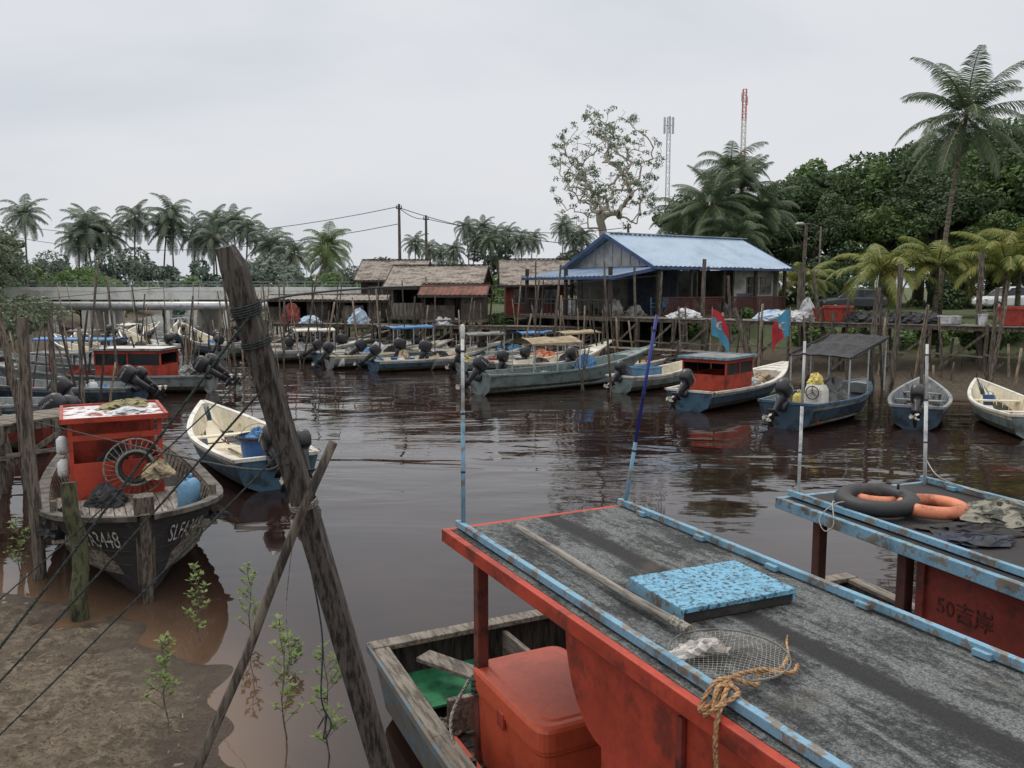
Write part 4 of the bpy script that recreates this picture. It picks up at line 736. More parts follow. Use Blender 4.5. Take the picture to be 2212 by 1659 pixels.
def flag(x,y,z,hd,label,fl=1):
    t=thing('flag',label,'flag',(x,y,0),rad(hd)); m=MB(); m.tube([(0,0,-.5),(.12*fl,0,z+.1)],.022,6); m.obj('flagpole',bamboo,t)
    m=MB(); nx,ny=12,10; w,h=1.15,1.1; g=[]
    for i in range(nx+1):
        row=[]
        for j in range(ny+1):
            u,v_=i/nx,j/ny; row.append((fl*(.12+w*.62*u),.10*math.sin(u*9+v_*2)*(u+.2),z-h*v_-u*u*.75))
        g.append(row)
    for i in range(nx):
        for j in range(ny): m.quad(g[i][j],g[i+1][j],g[i+1][j+1],g[i][j+1],m=0 if (i+j*.6>8.5 if fl<0 else j-i*.2<2.6) else 1)
    m.obj('flag_cloth',[red_flag,blue_flag],t,smooth=True)
    m=MB(); ce=V(g[5][5]); P=[]; 
    for a in np.linspace(.7,5.6,14): P.append((ce.x+.17*math.cos(a),ce.z+.17*math.sin(a)))
    for a in np.linspace(5.3,1.0,12): P.append((ce.x+.07+.13*math.cos(a),ce.z+.13*math.sin(a)))
    for yy in(-.1,.1):
        for i in range(13):
            j=min(11,max(0,int(i*11/13))); j2=min(11,int((i+1)*11/13)); q=[P[i],P[i+1],P[len(P)-1-j2],P[len(P)-1-j]]; m.quad(*[(a,ce.y+yy*.6,b) for a,b in q])
    m.obj('crescent_emblem',white_plain,t)
flag(8.2,34.8,3.1,4,'faded red and light blue flag with white crescent'); flag(11.6,34.6,3.1,-2,'red and light blue flag hanging from pole',-1)
# ---------------- buildings
def corr(m,a,b,c,d_,n,amp,mi=0):
    a,b,c,d_=map(V,(a,b,c,d_)); nr=(b-a).cross(d_-a).normalized(); 
    if nr.z<0: nr=-nr
    for i in range(n):
        u0,u1=i/n,(i+1)/n; o0,o1=nr*amp*(i%2),nr*amp*((i+1)%2)
        m.quad(a.lerp(b,u0)+o0,a.lerp(b,u1)+o1,d_.lerp(c,u1)+o1,d_.lerp(c,u0)+o0,m=mi)
def house(label,x,y,rz,w,dp,fl,ez,rise,wallm,roofm,ov=.4,stilts=True,trim=wood_dark,wins=((.25,1),(.7,1)),gablem=None,openf=False,name='wooden_house'):
    t=thing(name,label,'house',(x,y,0),rad(rz)); hw,hd=w/2,dp/2
    m=MB(); th=.1
    if openf:
        m.box((0,hd-.05,(fl+ez)/2),(w,th,ez-fl)); m.box((-hw+.05,.0,(fl+ez)/2),(th,dp-.2,ez-fl)); m.box((hw-.05,0,(fl+ez)/2),(th,dp-.2,ez-fl)); m.box((-hw*.45,-hd+.05,fl+.4),(w*.5,th,.8)); m.box((hw*.6,-hd+.05,(fl+ez)/2),(w*.34,th,ez-fl))
    else:
        for sy in(-1,1): m.box((0,sy*(hd-.05),(fl+ez)/2),(w,th,ez-fl))
        for sx_ in(-1,1): m.box((sx_*(hw-.05),0,(fl+ez)/2),(th,dp-.2,ez-fl))
        for i in range(int(w/.3)): m.box((-hw+.15+i*.3,-hd-.012,(fl+ez)/2),(.03,.02,ez-fl-.02))
    m.obj('wall',wallm,t)
    m=MB(); m.box((0,0,fl-.08),(w+.3,dp+.5,.14)); m.obj('floor',wood_post,t)
    m=MB()
    for sx_ in(-1,1): m.quad((sx_*(hw-.05),-hd,ez),(sx_*(hw-.05),hd,ez),(sx_*(hw-.05),0,ez+rise-.05))
    m.obj('gable',gablem or wallm,t)
    m=MB(); sl=rise/hd; e=hd+ov
    for sy in(-1,1): corr(m,(-hw-ov,0,ez+rise),(hw+ov,0,ez+rise),(hw+ov,sy*e,ez-ov*sl),(-hw-ov,sy*e,ez-ov*sl),int(w/.12),.035)
    m.obj('roof',roofm,t)
    m=MB()
    for sx_ in(-1,1):
        for sy in(-1,1): m.beam((sx_*(hw+ov),0,ez+rise-.06),(sx_*(hw+ov),sy*(hd+ov),ez-ov*sl-.06),.05,.16)
    for sy in(-1,1): m.box((0,sy*(hd+ov),ez-ov*sl-.07),(w+2*ov,.05,.14))
    m.box((0,0,ez+rise+.05),(w+2*ov,.3,.04))
    m.obj('fascia',trim,t)
    if not openf:
        for f,_ in wins:
            xx=-hw+w*f; e=sub('window',t,(xx,-hd-.03,fl+(ez-fl)*.55)); m=MB(); m.box((0,0,0),(.8,.03,.8)); m.obj('window_pane',glass_dark,e)
            m=MB(); [m.box((sx_*.42,0,0),(.07,.07,.9)) for sx_ in(-1,0,1)]; [m.box((0,0.002,sz*.43),(.84,.06,.07)) for sz in(-1,1)]; m.obj('window_frame',wood_grey,e)
        e=sub('door',t,(-hw+w*.48,-hd-.03,fl)); m=MB(); m.box((0,0,.95),(.8,.04,1.9)); m.obj('door_leaf',trim,e); m=MB(); [m.box((sx_*.44,0,.97),(.07,.07,1.98)) for sx_ in(-1,1)]; m.box((0,0,1.98),(.81,.07,.07)); m.obj('door_frame',wood_grey,e)
    if stilts:
        for i in range(int(w/1.4)+1):
            for j in range(3): m=MB(); m.tube([(-hw+i*(w/int(w/1.4)),-hd+j*hd,-1),(-hw+i*(w/int(w/1.4)),-hd+j*hd,fl)],.07,6); m.obj('stilt',wood_post,t)
    return t
house('grey weathered shack with cement roof on stilts',-4.3,50.8,-6,5.0,4.6,2.3,4.2,1.1,wall_grey,roof_grey,openf=True)
house('low shack with rusty red metal roof',-3.2,48.0,-6,3.4,2.0,2.2,3.7,.5,wall_dark,roof_rust,openf=True,ov=.25)
house('long shack with grey cement roof behind',-8.1,59,-4,4.0,4.2,2.3,4.7,1.2,wall_dark,roof_grey)
house('dark red board house with grey roof',1.4,53.4,2,3.7,4.2,2.3,4.4,1.35,wall_red,roof_grey,wins=((.25,1),(.75,1)))
house('small dark boat shed with flat metal roof',-13.2,54,-3,4,3.6,2.0,3.3,.2,wall_dark,roof_grey,openf=True)
house('small grey shed with low roof near the bridge',-9.2,52.5,3,2.4,2.6,2.1,3.3,.25,wall_grey,roof_grey,openf=True)
H=thing('community_hall','open-sided hall with blue metal roof and maroon lattice','building',(5.6,47.8,0),rad(34)); L=10.9; rz_,ez=7.0,5.1
m=MB(); corr(m,(-.5,0,rz_),(L,0,rz_),(L,-4,ez),(-.5,-4,ez),64,.05); corr(m,(-.5,0,rz_),(L,0,rz_),(L,4,ez),(-.5,4,ez),64,.05); m.obj('roof',roof_blue,H)
m=MB(); m.box((L/2,0,rz_+.07),(L+.6,.4,.04)); m.obj('ridge_cap',roof_blue,H)
m=MB(); [m.beam((-.5,0,rz_-.08),(-.5,s_*4.05,ez-.1),.06,.2) for s_ in(-1,1)]; [m.beam((L,0,rz_-.08),(L,s_*4.05,ez-.1),.06,.2) for s_ in(-1,1)]; [m.box((L/2-.25,s_*4.03,ez-.08),(L+.5,.06,.13)) for s_ in(-1,1)]; m.obj('fascia',roof_trim,H)
m=MB(); m.quad((.1,-3.7,ez+.05),(.1,3.7,ez+.05),(.1,0,rz_-.15)); [m.box((.07,-3+i*.75,ez+.1+(1.8-abs(-3+i*.75)*.48)/2),(.03,.06,max(.1,1.75-abs(-3+i*.75)*.48))) for i in range(9)]; m.obj('gable',gable_grey,H)
m=MB(); corr(m,(.0,-3.9,ez-.0),(.0,3.9,ez-.0),(-3.4,3.9,ez-.55),(-3.4,-3.9,ez-.55),44,.05); m.obj('veranda_roof',pm('darker_blue_roof',(104,124,150),(88,108,134),.45,.7,1,.6,.1,.01),H)
m=MB(); m.box((-3.42,0,ez-.62),(.05,7.9,.14)); m.beam((0,-3.92,ez-.1),(-3.4,-3.92,ez-.65),.05,.14); m.obj('veranda_fascia',roof_trim,H)
m=MB(); m.box((L/2-1.8,0,2.38),(L+4,8,.16)); m.obj('floor',wood_post,H)
m=MB(); m.box((8.2,-3.3,3.8),(3.4,.12,2.6)); m.box((L-.4,0,3.8),(.12,6.5,2.6)); m.box((L/2,3.4,3.8),(L-.6,.12,2.6)); m.obj('wall',wall_white,H)
m=MB(); m.box((3.8,.6,3.75),(.12,4.2,2.5)); m.box((7.4,-3.38,3.1),(1.4,.05,1.1)); m.obj('inner_wall',pm('blue_grey_wall',(84,92,104),(62,68,78)),H)
for x in(8.0,9.2):
    e=sub('window',H,(x,-3.39,4.1)); m=MB(); m.box((0,0,0),(.9,.03,.9)); m.obj('window_pane',glass_dark,e); m=MB(); [m.box((s_*.47,0,0),(.05,.06,1)) for s_ in(-1,0,1)]; [m.box((0,.002,s_*.48),(1,.05,.05)) for s_ in(-1,0,1)]; m.obj('window_frame',wood_grey,e)
for x,y in [(-3.2,-3.7),(-3.2,0),(-3.2,3.7),(.1,-3.7),(.1,3.7),(2.6,-3.7),(5.2,-3.7),(7.9,-3.7),(10.5,-3.7)]: m=MB(); m.box((x,y,3.7),(.16,.16,2.7)); m.obj('column',wood_dark,H)
for i in range(9):
    for y in(-3.8,0,3.8): m=MB(); m.tube([(-3+i*1.65,y,-.5),(-3+i*1.65,y,2.3)],.1,7); m.obj('stilt',wood_post,H)
def lattice(x0,x1,y):
    m=MB(); h=.95; z0=2.5; k=int((x1-x0)/.19)
    m.box(((x0+x1)/2,y,z0+h),(x1-x0,.08,.07)); m.box(((x0+x1)/2,y,z0+.02),(x1-x0,.08,.07))
    for i in range(k):
        xx=x0+i*(x1-x0-.75)/k; m.beam((xx,y-.01,z0),(xx+.75,y-.01,z0+h),.02,.05); m.beam((xx+.75,y+.015,z0),(xx,y+.015,z0+h),.02,.05)
    m.obj('lattice_railing',pm('maroon_paint',(88,50,48),(64,42,41)),H)
lattice(0.2,5.1,-3.95); lattice(5.4,10.6,-3.95)
m=MB(); 
for y in np.linspace(-3.9,3.9,22): m.box((-3.5,y,2.9),(.04,.06,.9))
m.box((-3.5,0,3.35),(.06,8,.07)); m.obj('veranda_railing',wood_dark,H)
CH='blue plastic chairs on the veranda'
cm=MB(); [cm.box((a*.2,b*.2,.22),(.04,.04,.44)) for a in(-1,1) for b in(-1,1)]; cm.box((0,0,.45),(.46,.46,.04)); cm.box((0,.22,.72),(.44,.04,.5)); cm.box((.22,0,.65),(.04,.4,.03)); cm.box((-.22,0,.65),(.04,.4,.03)); cme=cm.mesh('plastic_chair',blue_light_pl)
for i in range(6):
    o=mkobj('plastic_chair',cme,None,W(H,1.0+.62*i,-2.6+.2*(i%2),2.47),R.uniform(0,6)); lab(o,'pale blue stackable plastic chair on the hall floor','chair',CH)
m=MB(); m.box((0,0,.7),(1.4,.8,.05)); [m.box((a*.6,b*.3,.35),(.06,.06,.7)) for a in(-1,1) for b in(-1,1)]; lab(m.obj('wooden_table',wood_grey,loc=W(H,-1.5,-1,2.47),rz=.4),'plain wooden table on the hall veranda','table')
for q in((-2.2,-2.8),(-1.0,-3.2),(3.4,-3.0),(-2.6,.6),(6.2,-2.8)): heap(W(H,q[0],q[1],2.47),R.choice((grey_tarp,black_tarp,tan_tarp,white_sack,blue_tarp)),(.5,.4,R.uniform(.4,1.0)),'net_bundle','bundled fishing net stored on the hall deck','net')
t=thing('road_bridge','pale concrete road bridge with steel railing','bridge',(-27,74,0),rad(1)); m=MB(); m.box((0,0,3.35),(31,7,.75)); m.box((0,-3.4,3.85),(31,.25,.35)); m.box((0,3.4,3.85),(31,.25,.35)); m.obj('bridge_deck',concrete,t)
for x in(-9,0,9): m=MB(); m.box((x,0,1.2),(.7,6.4,3.6)); m.obj('bridge_pier',concrete,t)
m=MB(); [m.box((0,-3.4,4.2+.25*k),(31,.07,.07)) for k in(0,1)]
for i in range(22): m.box((-15.3+i*1.46,-3.4,4.2),(.09,.09,.65))
m.obj('bridge_railing',pm('railing_green_grey',(138,152,148)),t)
t=thing('water_pipe','large silver pipe crossing the creek on supports','pipe',(-25,68,0),rad(1)); m=MB(); m.tube([(-14,0,2.5),(12,0,2.5)],.34,20); m.obj('pipe_run',steel,t,smooth=True)
for i in range(6): m=MB(); m.box((-12+i*4.6,0,1),(.3,.5,2.3)); m.obj('pipe_support',concrete,t)
def lattice_tower(label,x,y,h,w0,w1,mats,ant,bw,ao,ah,top=0):
    g=gz(x,y); t=thing('telecom_tower',label,'tower',(x,y,g)); m=MB(); k=int(h/1.1)
    for i in range(k):
        f0,f1=i/k,(i+1)/k; a,b=w0+(w1-w0)*f0,w0+(w1-w0)*f1; z0,z1=h*f0,h*f1; mi=1 if (z1>h-top or (i//6)%2 and top) else 0; c=[(-1,-1),(1,-1),(1,1),(-1,1)]
        for q in range(4):
            p,r=c[q],c[(q+1)%4]; m.beam((p[0]*a/2,p[1]*a/2,z0),(p[0]*b/2,p[1]*b/2,z1),bw,bw,mi); m.beam((p[0]*a/2,p[1]*a/2,z0),(r[0]*b/2,r[1]*b/2,z1),bw*.6,bw*.6,mi); m.beam((p[0]*b/2,p[1]*b/2,z1),(r[0]*b/2,r[1]*b/2,z1),bw*.6,bw*.6,mi)
    m.obj('lattice_mast',mats,t)
    for k,(z,a) in enumerate(ant): m=MB(); m.box((ao*math.cos(a),ao*math.sin(a),z),(.2,.18,ah)); m.box((ao/2*math.cos(a),ao/2*math.sin(a),z),(ao if abs(math.cos(a))>.5 else .06,ao if abs(math.cos(a))<=.5 else .06,.06)); m.obj('antenna_panel',steel if mats[0]==steel else white_paint,t)
lattice_tower('grey lattice telecom mast with panel antennas',16.6,91,19.4,.42,.34,[steel,steel],[(18.6,0),(18.6,3.14),(18.6,4.7)],.045,.45,1.7)
lattice_tower('red and white lattice telecom tower',42.6,158,37.6,1.0,.6,[white_paint,red_white],[(35.6,0),(36.2,3.14)],.09,.5,1.5,5)
def upole(x,y,h,label):
    t=thing('utility_pole',label,'utility pole',(x,y,gz(x,y)),.2,'utility poles carrying wires'); m=MB(); m.tube([(0,0,0),(0,0,h)],[.16,.1],8); m.obj('pole_shaft',wood_post,t); m=MB(); m.box((0,0,h-.35),(.5,.09,.1)); [m.tube([(s_*.2,0,h-.3),(s_*.2,0,h-.12)],.04,6) for s_ in(-1,1)]; m.obj('crossarm',wood_post,t); return (x,y,gz(x,y)+h)
pa=upole(-9.3,70,8.4,'tall wooden utility pole with overhead wires'); pb=upole(-7.6,75,7.9,'wooden utility pole with overhead wires'); pc=upole(-62,100,9.6,'wooden utility pole beside the palms'); pd=upole(9.6,70,6.8,'short utility pole behind the hall')
def wire(p,q,sag,label='thin black overhead power cable sagging'):
    p,q=V(p),V(q); pts=[p.lerp(q,i/16)+V((0,0,-sag*4*(i/16)*(1-i/16))) for i in range(17)]; m=MB(); m.tube(pts,.03,5); lab(m.obj('power_cable',rubber),label,'cable','overhead power cables')
up=V((0,0,-.3))
for dz in(0,-1.4): wire(V(pa)+V((0,0,dz-.2)),V(pc)+V((0,0,dz)),2.2)
wire(V(pa)+up,V(pb)+up,.3); wire(V(pb)+up,V(pd)+up,.8); wire(V(pa)+up,(14,64,7.2),1.2); wire(V(pc)+up,(-110,98,11),1.5)
t=thing('street_lamp','slim grey street lamp with single arm','street lamp',(20.4,56,gz(20.4,56))); m=MB(); m.tube([(0,0,0),(0,0,5.6)],[.08,.05],8); m.tube([(0,0,5.5),(-.5,0,5.75),(-1.2,0,5.8)],.03,6); m.obj('lamp_post',wood_grey,t,smooth=True); m=MB(); m.loft([rings(-1.4,0,5.74,.3,.1,12,3),rings(-1.4,0,5.82,.28,.1,12,3),rings(-1.4,0,5.88,.15,.06,12,3)]); m.obj('lamp_head',white_paint,t)
def car(x,y,rz,paint,label,s=1):
    t=thing('parked_car',label,'car',(x,y,gz(x,y)+.03),rz); body=[]; 
    for X,w,z0,z1 in((-2.1,.72,.45,.75),(-2.0,.8,.3,.95),(-1.4,.86,.25,.98),(0,.88,.25,.97),(1.2,.86,.25,.92),(1.9,.8,.3,.82),(2.12,.7,.4,.68)):
        body.append([(X,a*w,z) for a,z in((-1,z0+.1),(-1,z1-.15),(-.88,z1),(.88,z1),(1,z1-.15),(1,z0+.1),(.85,z0),(-.85,z0))])
    m=MB(); m.loft(body); m.obj('car_body',paint,t,smooth=False,bevel=.03)
    m=MB(); m.loft([[(X,a*w,z) for a,z in((-1,.93),(-.86,z1),(.86,z1),(1,.93))] for X,w,z1 in((-2.0,.72,.97),(-1.6,.74,1.4),(-.2,.76,1.5),(.4,.75,1.44),(1.15,.76,.96))]); m.obj('car_windows',glass_dark,t)
    m=MB(); m.loft([[(X,a*.66,z) for a,z in((-1,z1),(-.9,z1+.03),(.9,z1+.03),(1,z1))] for X,z1 in((-1.65,1.39),(-.9,1.46),(-.2,1.5),(.42,1.44))]); 
    for X in(-1.55,-.55,.4):
        for sd in(-1,1): m.beam((X*1.05 if X<0 else 1.0,sd*.79,.95),(X,sd*.66,1.45),.05,.05)
    m.obj('car_roof',paint,t)
    for X in(-1.35,1.35):
        for sd in(-1,1):
            e=sub('wheel',t,(X,sd*.8,.32)); m=MB(); m.torus((0,0,0),.23,.09,20,8,ax='y'); m.obj('tyre',rubber,e,smooth=True); m=MB(); m.tube([(0,-.07,0),(0,.07,0)],.17,14); m.obj('rim',steel,e)
    for sd in(-1,1): m=MB(); m.box((2.03,sd*.62,.68),(.1,.3,.14)); m.obj('headlight',steel,t); m=MB(); m.box((-2.06,sd*.68,.8),(.06,.22,.2)); m.obj('tail_light',red_tub,t)
car(32.0,54,rad(184),car_white,'white parked car beside the trees'); car(23.3,57.5,rad(175),car_grey,'dark grey car parked beside the hall'); car(35.5,57,rad(190),car_white,'white car parked at the roadside')
# ---------------- vegetation
def frommesh(name,co,faces,mats,mi=None,smooth=False):
    me=bpy.data.meshes.new(name); me.from_pydata(co,[],faces)
    for m in mats: me.materials.append(m)
    if mi is not None: me.polygons.foreach_set('material_index',mi)
    return me
def leafcloud(C,Rd,n,size,rr,flat=.75,shell=.55):
    C=np.array(C); Rd=np.array(Rd); k=rr.randint(0,len(C),n); d=rr.normal(size=(n,3)); d/=np.linalg.norm(d,axis=1)[:,None]; u=rr.uniform(shell,1,n)**.5
    P=C[k]+d*(Rd[k]*u)[:,None]*np.array([1,1,flat]); 
    a=rr.normal(size=(n,3)); a/=np.linalg.norm(a,axis=1)[:,None]; nr=d*.6+rr.normal(size=(n,3))*.6+np.array([0,0,.5]); b=np.cross(nr,a); b/=np.linalg.norm(b,axis=1)[:,None]+1e-6; a=np.cross(b,nr); a/=np.linalg.norm(a,axis=1)[:,None]+1e-6
    s=size*rr.uniform(.55,1.35,n)[:,None]; co=np.stack([P-a*s*.5,P+b*s*.27,P+a*s*.5,P-b*s*.27],1).reshape(-1,3); return co,np.arange(4*n).reshape(-1,4)
def crown_mesh(seed,Rx,Rz,ncl,n,size,mat,low=-.5):
    rr=np.random.RandomState(seed); C=[];Q=[]
    for i in range(ncl):
        d=rr.normal(size=3); d/=np.linalg.norm(d); 
        if d[2]<low: d[2]=-d[2]*.6
        u=rr.uniform(.35,1)**.6; C.append((d[0]*Rx*u,d[1]*Rx*u,d[2]*Rz*u)); Q.append(rr.uniform(.12,.27)*Rx)
    co,f=leafcloud(C,Q,n,size,rr); return frommesh('crown',co.tolist(),f.tolist(),[mat]),C
def limbs(C,h,r,rr,mat,base=.35):
    m=MB(); m.tube([(0,0,-.4),(.1,0,h*.3),(.0,.15,h*.7),(0,0,h)],[r*1.4,r,r*.75,r*.4],9)
    for c in C[::3]:
        p=V((0,.1,h*rr.uniform(base,.85))); q=V((c[0],c[1],c[2]+h)); m.tube([p,p.lerp(q,.5)+V((0,0,-.2)),q],[r*.35,r*.2,.03],5)
    return m.mesh('trunk',mat,True)
TV=[]
for i,mt in enumerate((leaf_dk,leaf_md,leaf_dk,leaf_bush)):
    cm_,C=crown_mesh(20+i,5,4.2,80,16000,.34,mt); TV.append((cm_,limbs(C,6,.28,np.random.RandomState(i),bark)))
def tree(x,y,h,v=0,s=None,label='broad leafy tree with dense dark crown',g='broadleaf trees behind the jetty'):
    z=gz(x,y); s=s or h/10.5; t=thing('broadleaf_tree',label,'tree',(x,y,z),R.uniform(0,6),g); c=mkobj('crown',TV[v][0],t,(0,0,6*s)); c.scale=(s,s,s*R.uniform(.9,1.1)); k=mkobj('trunk',TV[v][1],t); k.scale=(s,s,s)
for x,y,h,v in((22.5,80,10.5,0),(26,76,12.2,2),(30,78,13.6,1),(33.5,76,13,0),(37,82,15.5,2),(40.5,84,17,0),(44,82,18,2),(49,84,18.5,1),(41,72,13,1),(45,70,14.5,0),(50,74,17,2),(35,70,11,0),(30,70,9,1),(25,70,8.5,0),(20,74,9.5,2),(54,80,19,1),(19,86,11,0),(38,66,7.5,1),(46,62,9.5,2)): tree(x,y,h,v)
for x,y,h,v in((-38,58,7,3),(-41,64,8,3),(-35,52,5,3),(-44,68,7.5,3),(-32.5,50,4,3),(-48,72,7.5,3),(-39,76,6,1),(-30,45,3.5,3)): tree(x,y,h,v,label='pale green scrubby tree on the creek bank',g='scrubby trees on the bank')
rr=np.random.RandomState(12); t=thing('sparse_tree','tall pale-barked tree with thin open crown','tree',(7.9,72,gz(7.9,72)))
nodes=[V((0,0,-.4)),V((.08,0,1.8)),V((.1,.05,3.6)),V((0,.1,5.2)),V((-.2,.1,6.6))]; par=[-1,0,1,2,3]
tg=[]
while len(tg)<900:
    p=rr.uniform(-1,1,3); r_=np.linalg.norm(p)
    if r_>1 or r_<.25: continue
    x_,y_,z_=p[0]*4.9,p[1]*4.5,11.3+p[2]*5.6
    if z_<7.8 and abs(x_)<1.4: continue
    if math.sin(x_*1.5+z_*1.0)+math.sin(y_*1.3-z_*1.4)<-.4: continue
    tg.append(V((x_,y_,z_)))
base=V((-.2,0,6.8)); tg.sort(key=lambda p:(p-base).length)
for p in tg:
    best=min(range(2,len(nodes)),key=lambda i:(nodes[i]-p).length+.35*max(0,nodes[i].z-p.z)+.12*(nodes[i]-base).length)
    q=nodes[best]; md=q.lerp(p,.55)+V((rr.uniform(-.05,.05),rr.uniform(-.05,.05),.06))*min(1,(p-q).length)
    nodes.append(md); par.append(best); nodes.append(p); par.append(len(nodes)-2)
cnt=[1]*len(nodes)
for i in range(len(nodes)-1,0,-1): cnt[par[i]]+=cnt[i]
rd=[.0065*c**.53+.006 for c in cnt]; m=MB()
for i in range(1,len(nodes)): m.tube([nodes[par[i]],nodes[i]],[min(rd[par[i]],rd[i]*1.5),rd[i]],7 if cnt[i]>20 else 4,cap=False)
m.obj('trunk',bark_pale,t,smooth=True)
tips=[nodes[i] for i in range(len(nodes)) if cnt[i]<=3 and rr.rand()<.6]
co,fc=leafcloud([tuple(q) for q in tips],[.34]*len(tips),8500,.19,np.random.RandomState(4),.7,.05); mkobj('crown',frommesh('crown',co.tolist(),fc.tolist(),[leaf_sp]),t)
def palm_crown(seed,nf,fl,nl,mat,e0=78,e1=-25,wl=.06,ll=.26,dm=1.):
    rr=random.Random(seed); co=[];fa=[];mi=[]
    for k in range(nf):
        a=k*2.399+rr.uniform(-.2,.2); el=rad(e0+(e1-e0)*(k/(nf-1))**.9+rr.uniform(-8,8)); L=fl*rr.uniform(.85,1.08); P=V((0,0,0)); pts=[P.copy()]; e=el; seg=9; dr=rad(rr.uniform(9,15))*(1.1 if el>0 else .6)*dm
        tw=rr.uniform(-.25,.25)
        for i in range(seg): d=V((math.cos(a)*math.cos(e),math.sin(a)*math.cos(e),math.sin(e))); P=P+d*L/seg; pts.append(P.copy()); e-=dr*(.6+.8*i/seg)
        h=V((-math.sin(a),math.cos(a),0))
        for i in range(seg):
            b=len(co); w=.045*(1-i/seg)+.01; co+=[pts[i]-h*w,pts[i]+h*w,pts[i+1]+h*w*.8,pts[i+1]-h*w*.8]; fa.append((b,b+1,b+2,b+3)); mi.append(1)
        for j in range(nl):
            u=.12+.88*j/nl; f=u*seg; i=min(seg-1,int(f)); p=pts[i].lerp(pts[i+1],f-i); d=(pts[i+1]-pts[i]).normalized(); l=ll*fl*(math.sin(math.pi*(.12+.83*u))**.7)*rr.uniform(.8,1.1)
            for sd in(1,-1):
                v=(h*sd+d*(.45+.5*u)+V((0,0,-.35-.2*rr.random()+tw*sd))).normalized(); q=p+v*l*.55; r_=q+(v+V((0,0,-.55))).normalized()*l*.45; b=len(co)
                co+=[p-d*wl*.3,p+d*wl*.5,q+d*wl*.5,q-d*wl*.45,r_]; fa+=[(b,b+1,b+2,b+3),(b+3,b+2,b+4)]; mi+=[0,0]
    return frommesh('crown',[tuple(c) for c in co],fa,[mat,pm('frond_rib',(128,122,72),None,.5,.7,3)],mi)
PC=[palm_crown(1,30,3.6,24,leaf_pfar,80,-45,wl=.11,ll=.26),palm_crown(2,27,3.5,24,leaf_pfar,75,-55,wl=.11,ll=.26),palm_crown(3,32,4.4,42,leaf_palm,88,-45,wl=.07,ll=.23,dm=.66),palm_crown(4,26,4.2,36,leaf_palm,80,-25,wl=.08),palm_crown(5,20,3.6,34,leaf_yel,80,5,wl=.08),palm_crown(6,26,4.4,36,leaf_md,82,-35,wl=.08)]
def palm(x,y,zc,v,s=1,lean=(0,0),label='tall coconut palm with feathery drooping crown',g='coconut palms behind the creek',tr=.16):
    z=gz(x,y); h=zc-z; t=thing('palm_tree',label,'palm tree',(x,y,z),0,g); m=MB(); k=8
    m.tube([(lean[0]*((i/k)**1.7-1),lean[1]*((i/k)**1.7-1),h*i/k-.2*(i==0)) for i in range(k+1)],[tr*1.5]+[tr*(1-.4*i/k) for i in range(1,k+1)],8); m.obj('trunk',bark,t,smooth=True)
    c=mkobj('crown',PC[v],t,(0,0,h),R.uniform(0,6)); c.scale=(s,)*3
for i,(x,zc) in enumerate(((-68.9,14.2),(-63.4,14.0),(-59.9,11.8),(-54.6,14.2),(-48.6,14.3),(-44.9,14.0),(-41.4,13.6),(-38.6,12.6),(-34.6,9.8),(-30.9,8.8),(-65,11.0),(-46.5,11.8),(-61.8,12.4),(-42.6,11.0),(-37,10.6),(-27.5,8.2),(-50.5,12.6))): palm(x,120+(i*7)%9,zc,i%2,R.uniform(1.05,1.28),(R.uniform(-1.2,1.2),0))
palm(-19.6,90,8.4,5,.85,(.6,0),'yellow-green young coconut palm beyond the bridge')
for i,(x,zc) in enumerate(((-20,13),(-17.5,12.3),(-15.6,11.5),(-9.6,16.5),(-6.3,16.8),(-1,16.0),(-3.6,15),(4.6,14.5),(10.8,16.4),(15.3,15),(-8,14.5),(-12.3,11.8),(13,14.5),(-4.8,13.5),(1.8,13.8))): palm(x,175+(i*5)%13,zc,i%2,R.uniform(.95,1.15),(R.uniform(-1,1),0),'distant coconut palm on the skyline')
for x,y,zc,s in((14.6,62,10.0,.88),(16.4,64,12.6,.85),(17.8,66,11.4,.9),(13.4,66,9.4,.85),(18.8,64,9.5,.85),(15.8,60,7.6,.8)): palm(x,y,zc,3 if s<.87 else 2,s,(R.uniform(-.8,.8),.3),'large coconut palm crowding behind the hall')
palm(26.4,50,13.9,2,1.05,(1.0,0),'tall slender coconut palm leaning above the trees',tr=.17)
for x,y,zc,s in((20.2,46,4.6,.92),(23.2,46,5.0,.85),(25.8,44,5.0,.95),(27.4,45.5,5.8,1.0),(29.5,47,5.4,.9),(18,52,4.2,.7)): palm(x,y,zc,4,s,(0,0),'young coconut palm with yellowing fronds','young coconut palms by the jetty')
def belt(name,label,pts,n,size,mat,seed,rmin,rmax):
    rr=np.random.RandomState(seed); C=[];Q=[]
    for (x0,y0,h0),(x1,y1,h1) in zip(pts,pts[1:]):
        L=math.hypot(x1-x0,y1-y0); k=int(L/1.6)
        for i in range(k):
            u=rr.uniform(); h=(h0+(h1-h0)*u)*rr.uniform(.55,1.05)
            for q in range(3): C.append((x0+(x1-x0)*u+rr.normal()*1.2,y0+(y1-y0)*u+rr.uniform(-3,3),1.5+h*rr.uniform(.05,1))); Q.append(rr.uniform(rmin,rmax))
    co,f=leafcloud(C,Q,n,size,rr); o=mkobj(name,frommesh(name,co.tolist(),f.tolist(),[mat])); o['kind']='stuff'; lab(o,label,'vegetation')
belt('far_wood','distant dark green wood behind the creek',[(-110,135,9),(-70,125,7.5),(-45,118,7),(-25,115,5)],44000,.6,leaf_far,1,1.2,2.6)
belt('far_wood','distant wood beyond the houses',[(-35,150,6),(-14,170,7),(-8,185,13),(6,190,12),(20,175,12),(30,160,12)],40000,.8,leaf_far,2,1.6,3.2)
belt('hedge_growth','green undergrowth behind the bridge',[(-60,88,6),(-42,84,4),(-12,88,3.2),(0,80,3.5)],26000,.4,leaf_md,3,.8,1.5)
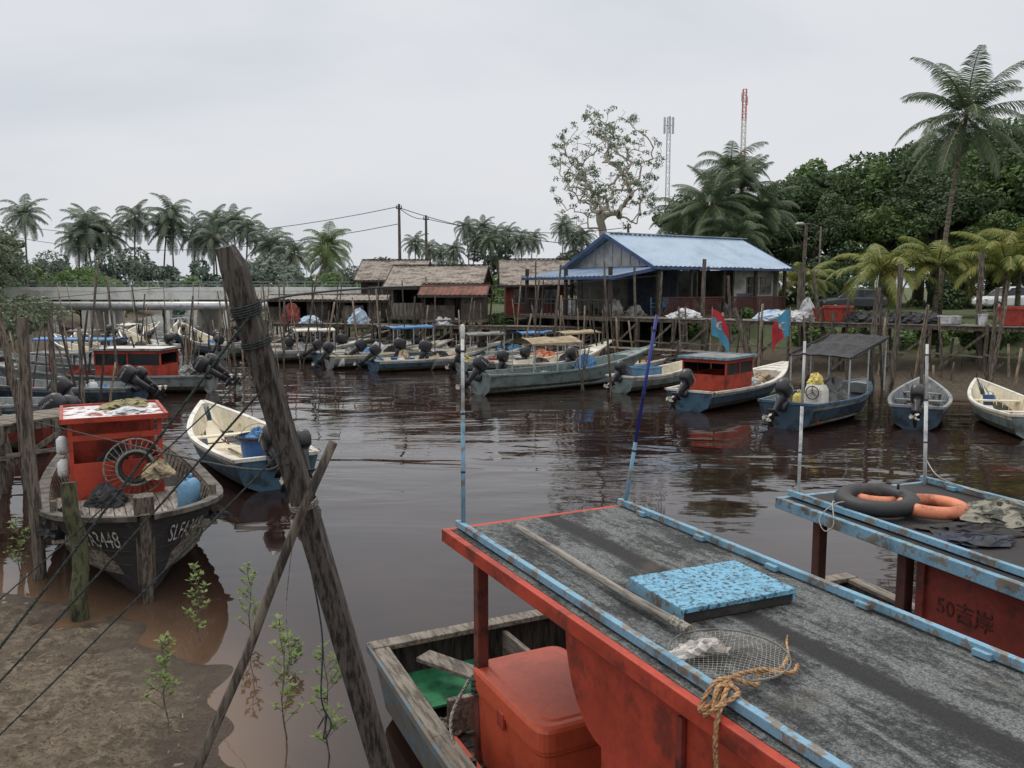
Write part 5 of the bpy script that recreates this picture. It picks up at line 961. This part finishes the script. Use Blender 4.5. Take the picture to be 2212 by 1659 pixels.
belt('hedge_growth','leafy undergrowth beneath the trees',[(8,62,3),(22,64,4.5),(34,66,6),(60,62,7)],34000,.36,leaf_dk,4,.9,1.8)
belt('bank_growth','low green scrub on the near bank',[(-26,38,1.2),(-32,50,1.8),(-37,62,2.2),(-45,72,2.5)],16000,.3,leaf_bush,5,.5,1.1)
belt('bank_growth','low weeds along the jetty bank',[(12,40,.9),(16,38,1),(22,34,1.1),(32,31,1.2)],22000,.2,leaf_md,6,.3,.8)
belt('bank_growth','weeds beneath the stilt houses',[(-12,57,1),(0,53,1.2),(6,50,1),(12,47,1.2),(20,44,1.2)],20000,.22,leaf_md,7,.3,.8)
def seedling(x,y,h,s=1):
    rr=random.Random(int(x*100)); z=gz(x,y)-.05; t=thing('mangrove_seedling','slender mangrove seedling with small oval leaves','plant',(x,y,z),0,'mangrove seedlings in the shallows'); m=MB(); lf=MB(); H_=h-z; tips=[]
    stem=[V((.015*math.sin(i*1.7),.015*math.cos(i*1.3),H_*i/7)) for i in range(8)]; m.tube(stem,[.009-.0007*i for i in range(8)],5)
    for i in range(16):
        f=.25+.7*i/16; k=min(6,int(f*7)); p=stem[k].lerp(stem[k+1],f*7-k); a=rr.uniform(0,6.28); l=.14*s*(1.25-f*.8); q=p+V((math.cos(a)*l,math.sin(a)*l,l*1.0)); m.tube([p,q],.0028,4); tips+=[q,p.lerp(q,.55)]
    tips.append(stem[-1])
    for q in tips:
        for j in range(6):
            a=rr.uniform(0,6.28); d=V((math.cos(a),math.sin(a),rr.uniform(.1,1))).normalized(); sd=d.cross(V((0,0,1))).normalized(); l=rr.uniform(.045,.075)*s; w=l*.27
            lf.quad(q,q+d*l*.4+sd*w,q+d*l,q+d*l*.4-sd*w)
    m.obj('stem',bark,t); lf.obj('foliage',leaf_seed,t)
for x,y,h in((-2.0,6.95,1.16),(-1.58,6.75,1.0),(-3.1,7.1,.9),(-3.5,8.95,.95),(-2.98,9.15,.9),(-6.75,11.1,.85),(-2.35,8.4,.35)): seedling(x,y,h)
rb=MB(); rr=random.Random(8)
for i in range(260):
    x,y=rr.uniform(-7,-2.2),rr.uniform(4.2,10)
    if gz(x,y)<.02: continue
    z=gz(x,y)+.008; a=rr.uniform(0,3.14); l=rr.uniform(.02,.09); rb.tube([(x,y,z),(x+math.cos(a)*l,y+math.sin(a)*l,z+.01)],.006,4)
o=rb.obj('mud_litter',bamboo); o['kind']='stuff'; lab(o,'small twigs and litter scattered over the mud','litter')
# ---------------- world, light, camera
w=bpy.data.worlds.new('World'); sc.world=w; w.use_nodes=True; n=w.node_tree; bg=n.nodes['Background']
sky=N(n,'ShaderNodeTexSky',sky_type='NISHITA'); sky.sun_disc=False; sky.sun_elevation=rad(55); sky.sun_rotation=rad(-30); sky.air_density=1.2; sky.dust_density=4
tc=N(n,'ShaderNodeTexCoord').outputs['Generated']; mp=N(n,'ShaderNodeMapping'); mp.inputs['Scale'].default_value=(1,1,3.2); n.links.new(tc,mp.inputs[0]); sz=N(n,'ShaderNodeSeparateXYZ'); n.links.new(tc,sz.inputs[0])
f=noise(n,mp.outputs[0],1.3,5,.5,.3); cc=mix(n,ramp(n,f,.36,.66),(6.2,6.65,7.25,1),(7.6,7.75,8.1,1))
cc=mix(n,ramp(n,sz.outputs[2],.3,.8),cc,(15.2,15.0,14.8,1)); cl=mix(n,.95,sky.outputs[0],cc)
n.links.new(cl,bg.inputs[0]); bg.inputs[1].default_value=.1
s=bpy.data.lights.new('sun','SUN'); s.energy=1.1; s.angle=rad(18); s.color=(1,.95,.88); so=bpy.data.objects.new('sun',s); COL.objects.link(so)
dv=V((math.sin(rad(-30))*math.cos(rad(55)),math.cos(rad(-30))*math.cos(rad(55)),math.sin(rad(55)))); so.rotation_euler=dv.to_track_quat('Z','Y').to_euler()
cam=bpy.data.cameras.new('camera'); co=bpy.data.objects.new('camera',cam); COL.objects.link(co); co.location=(0,0,4); co.rotation_euler=(rad(90-6.6),0,0); cam.sensor_width=36; cam.lens=36*1805/2212; cam.clip_end=9000; cam.clip_start=.05; sc.camera=co
sc.view_settings.view_transform='Standard'; sc.view_settings.look='None'; sc.view_settings.exposure=0
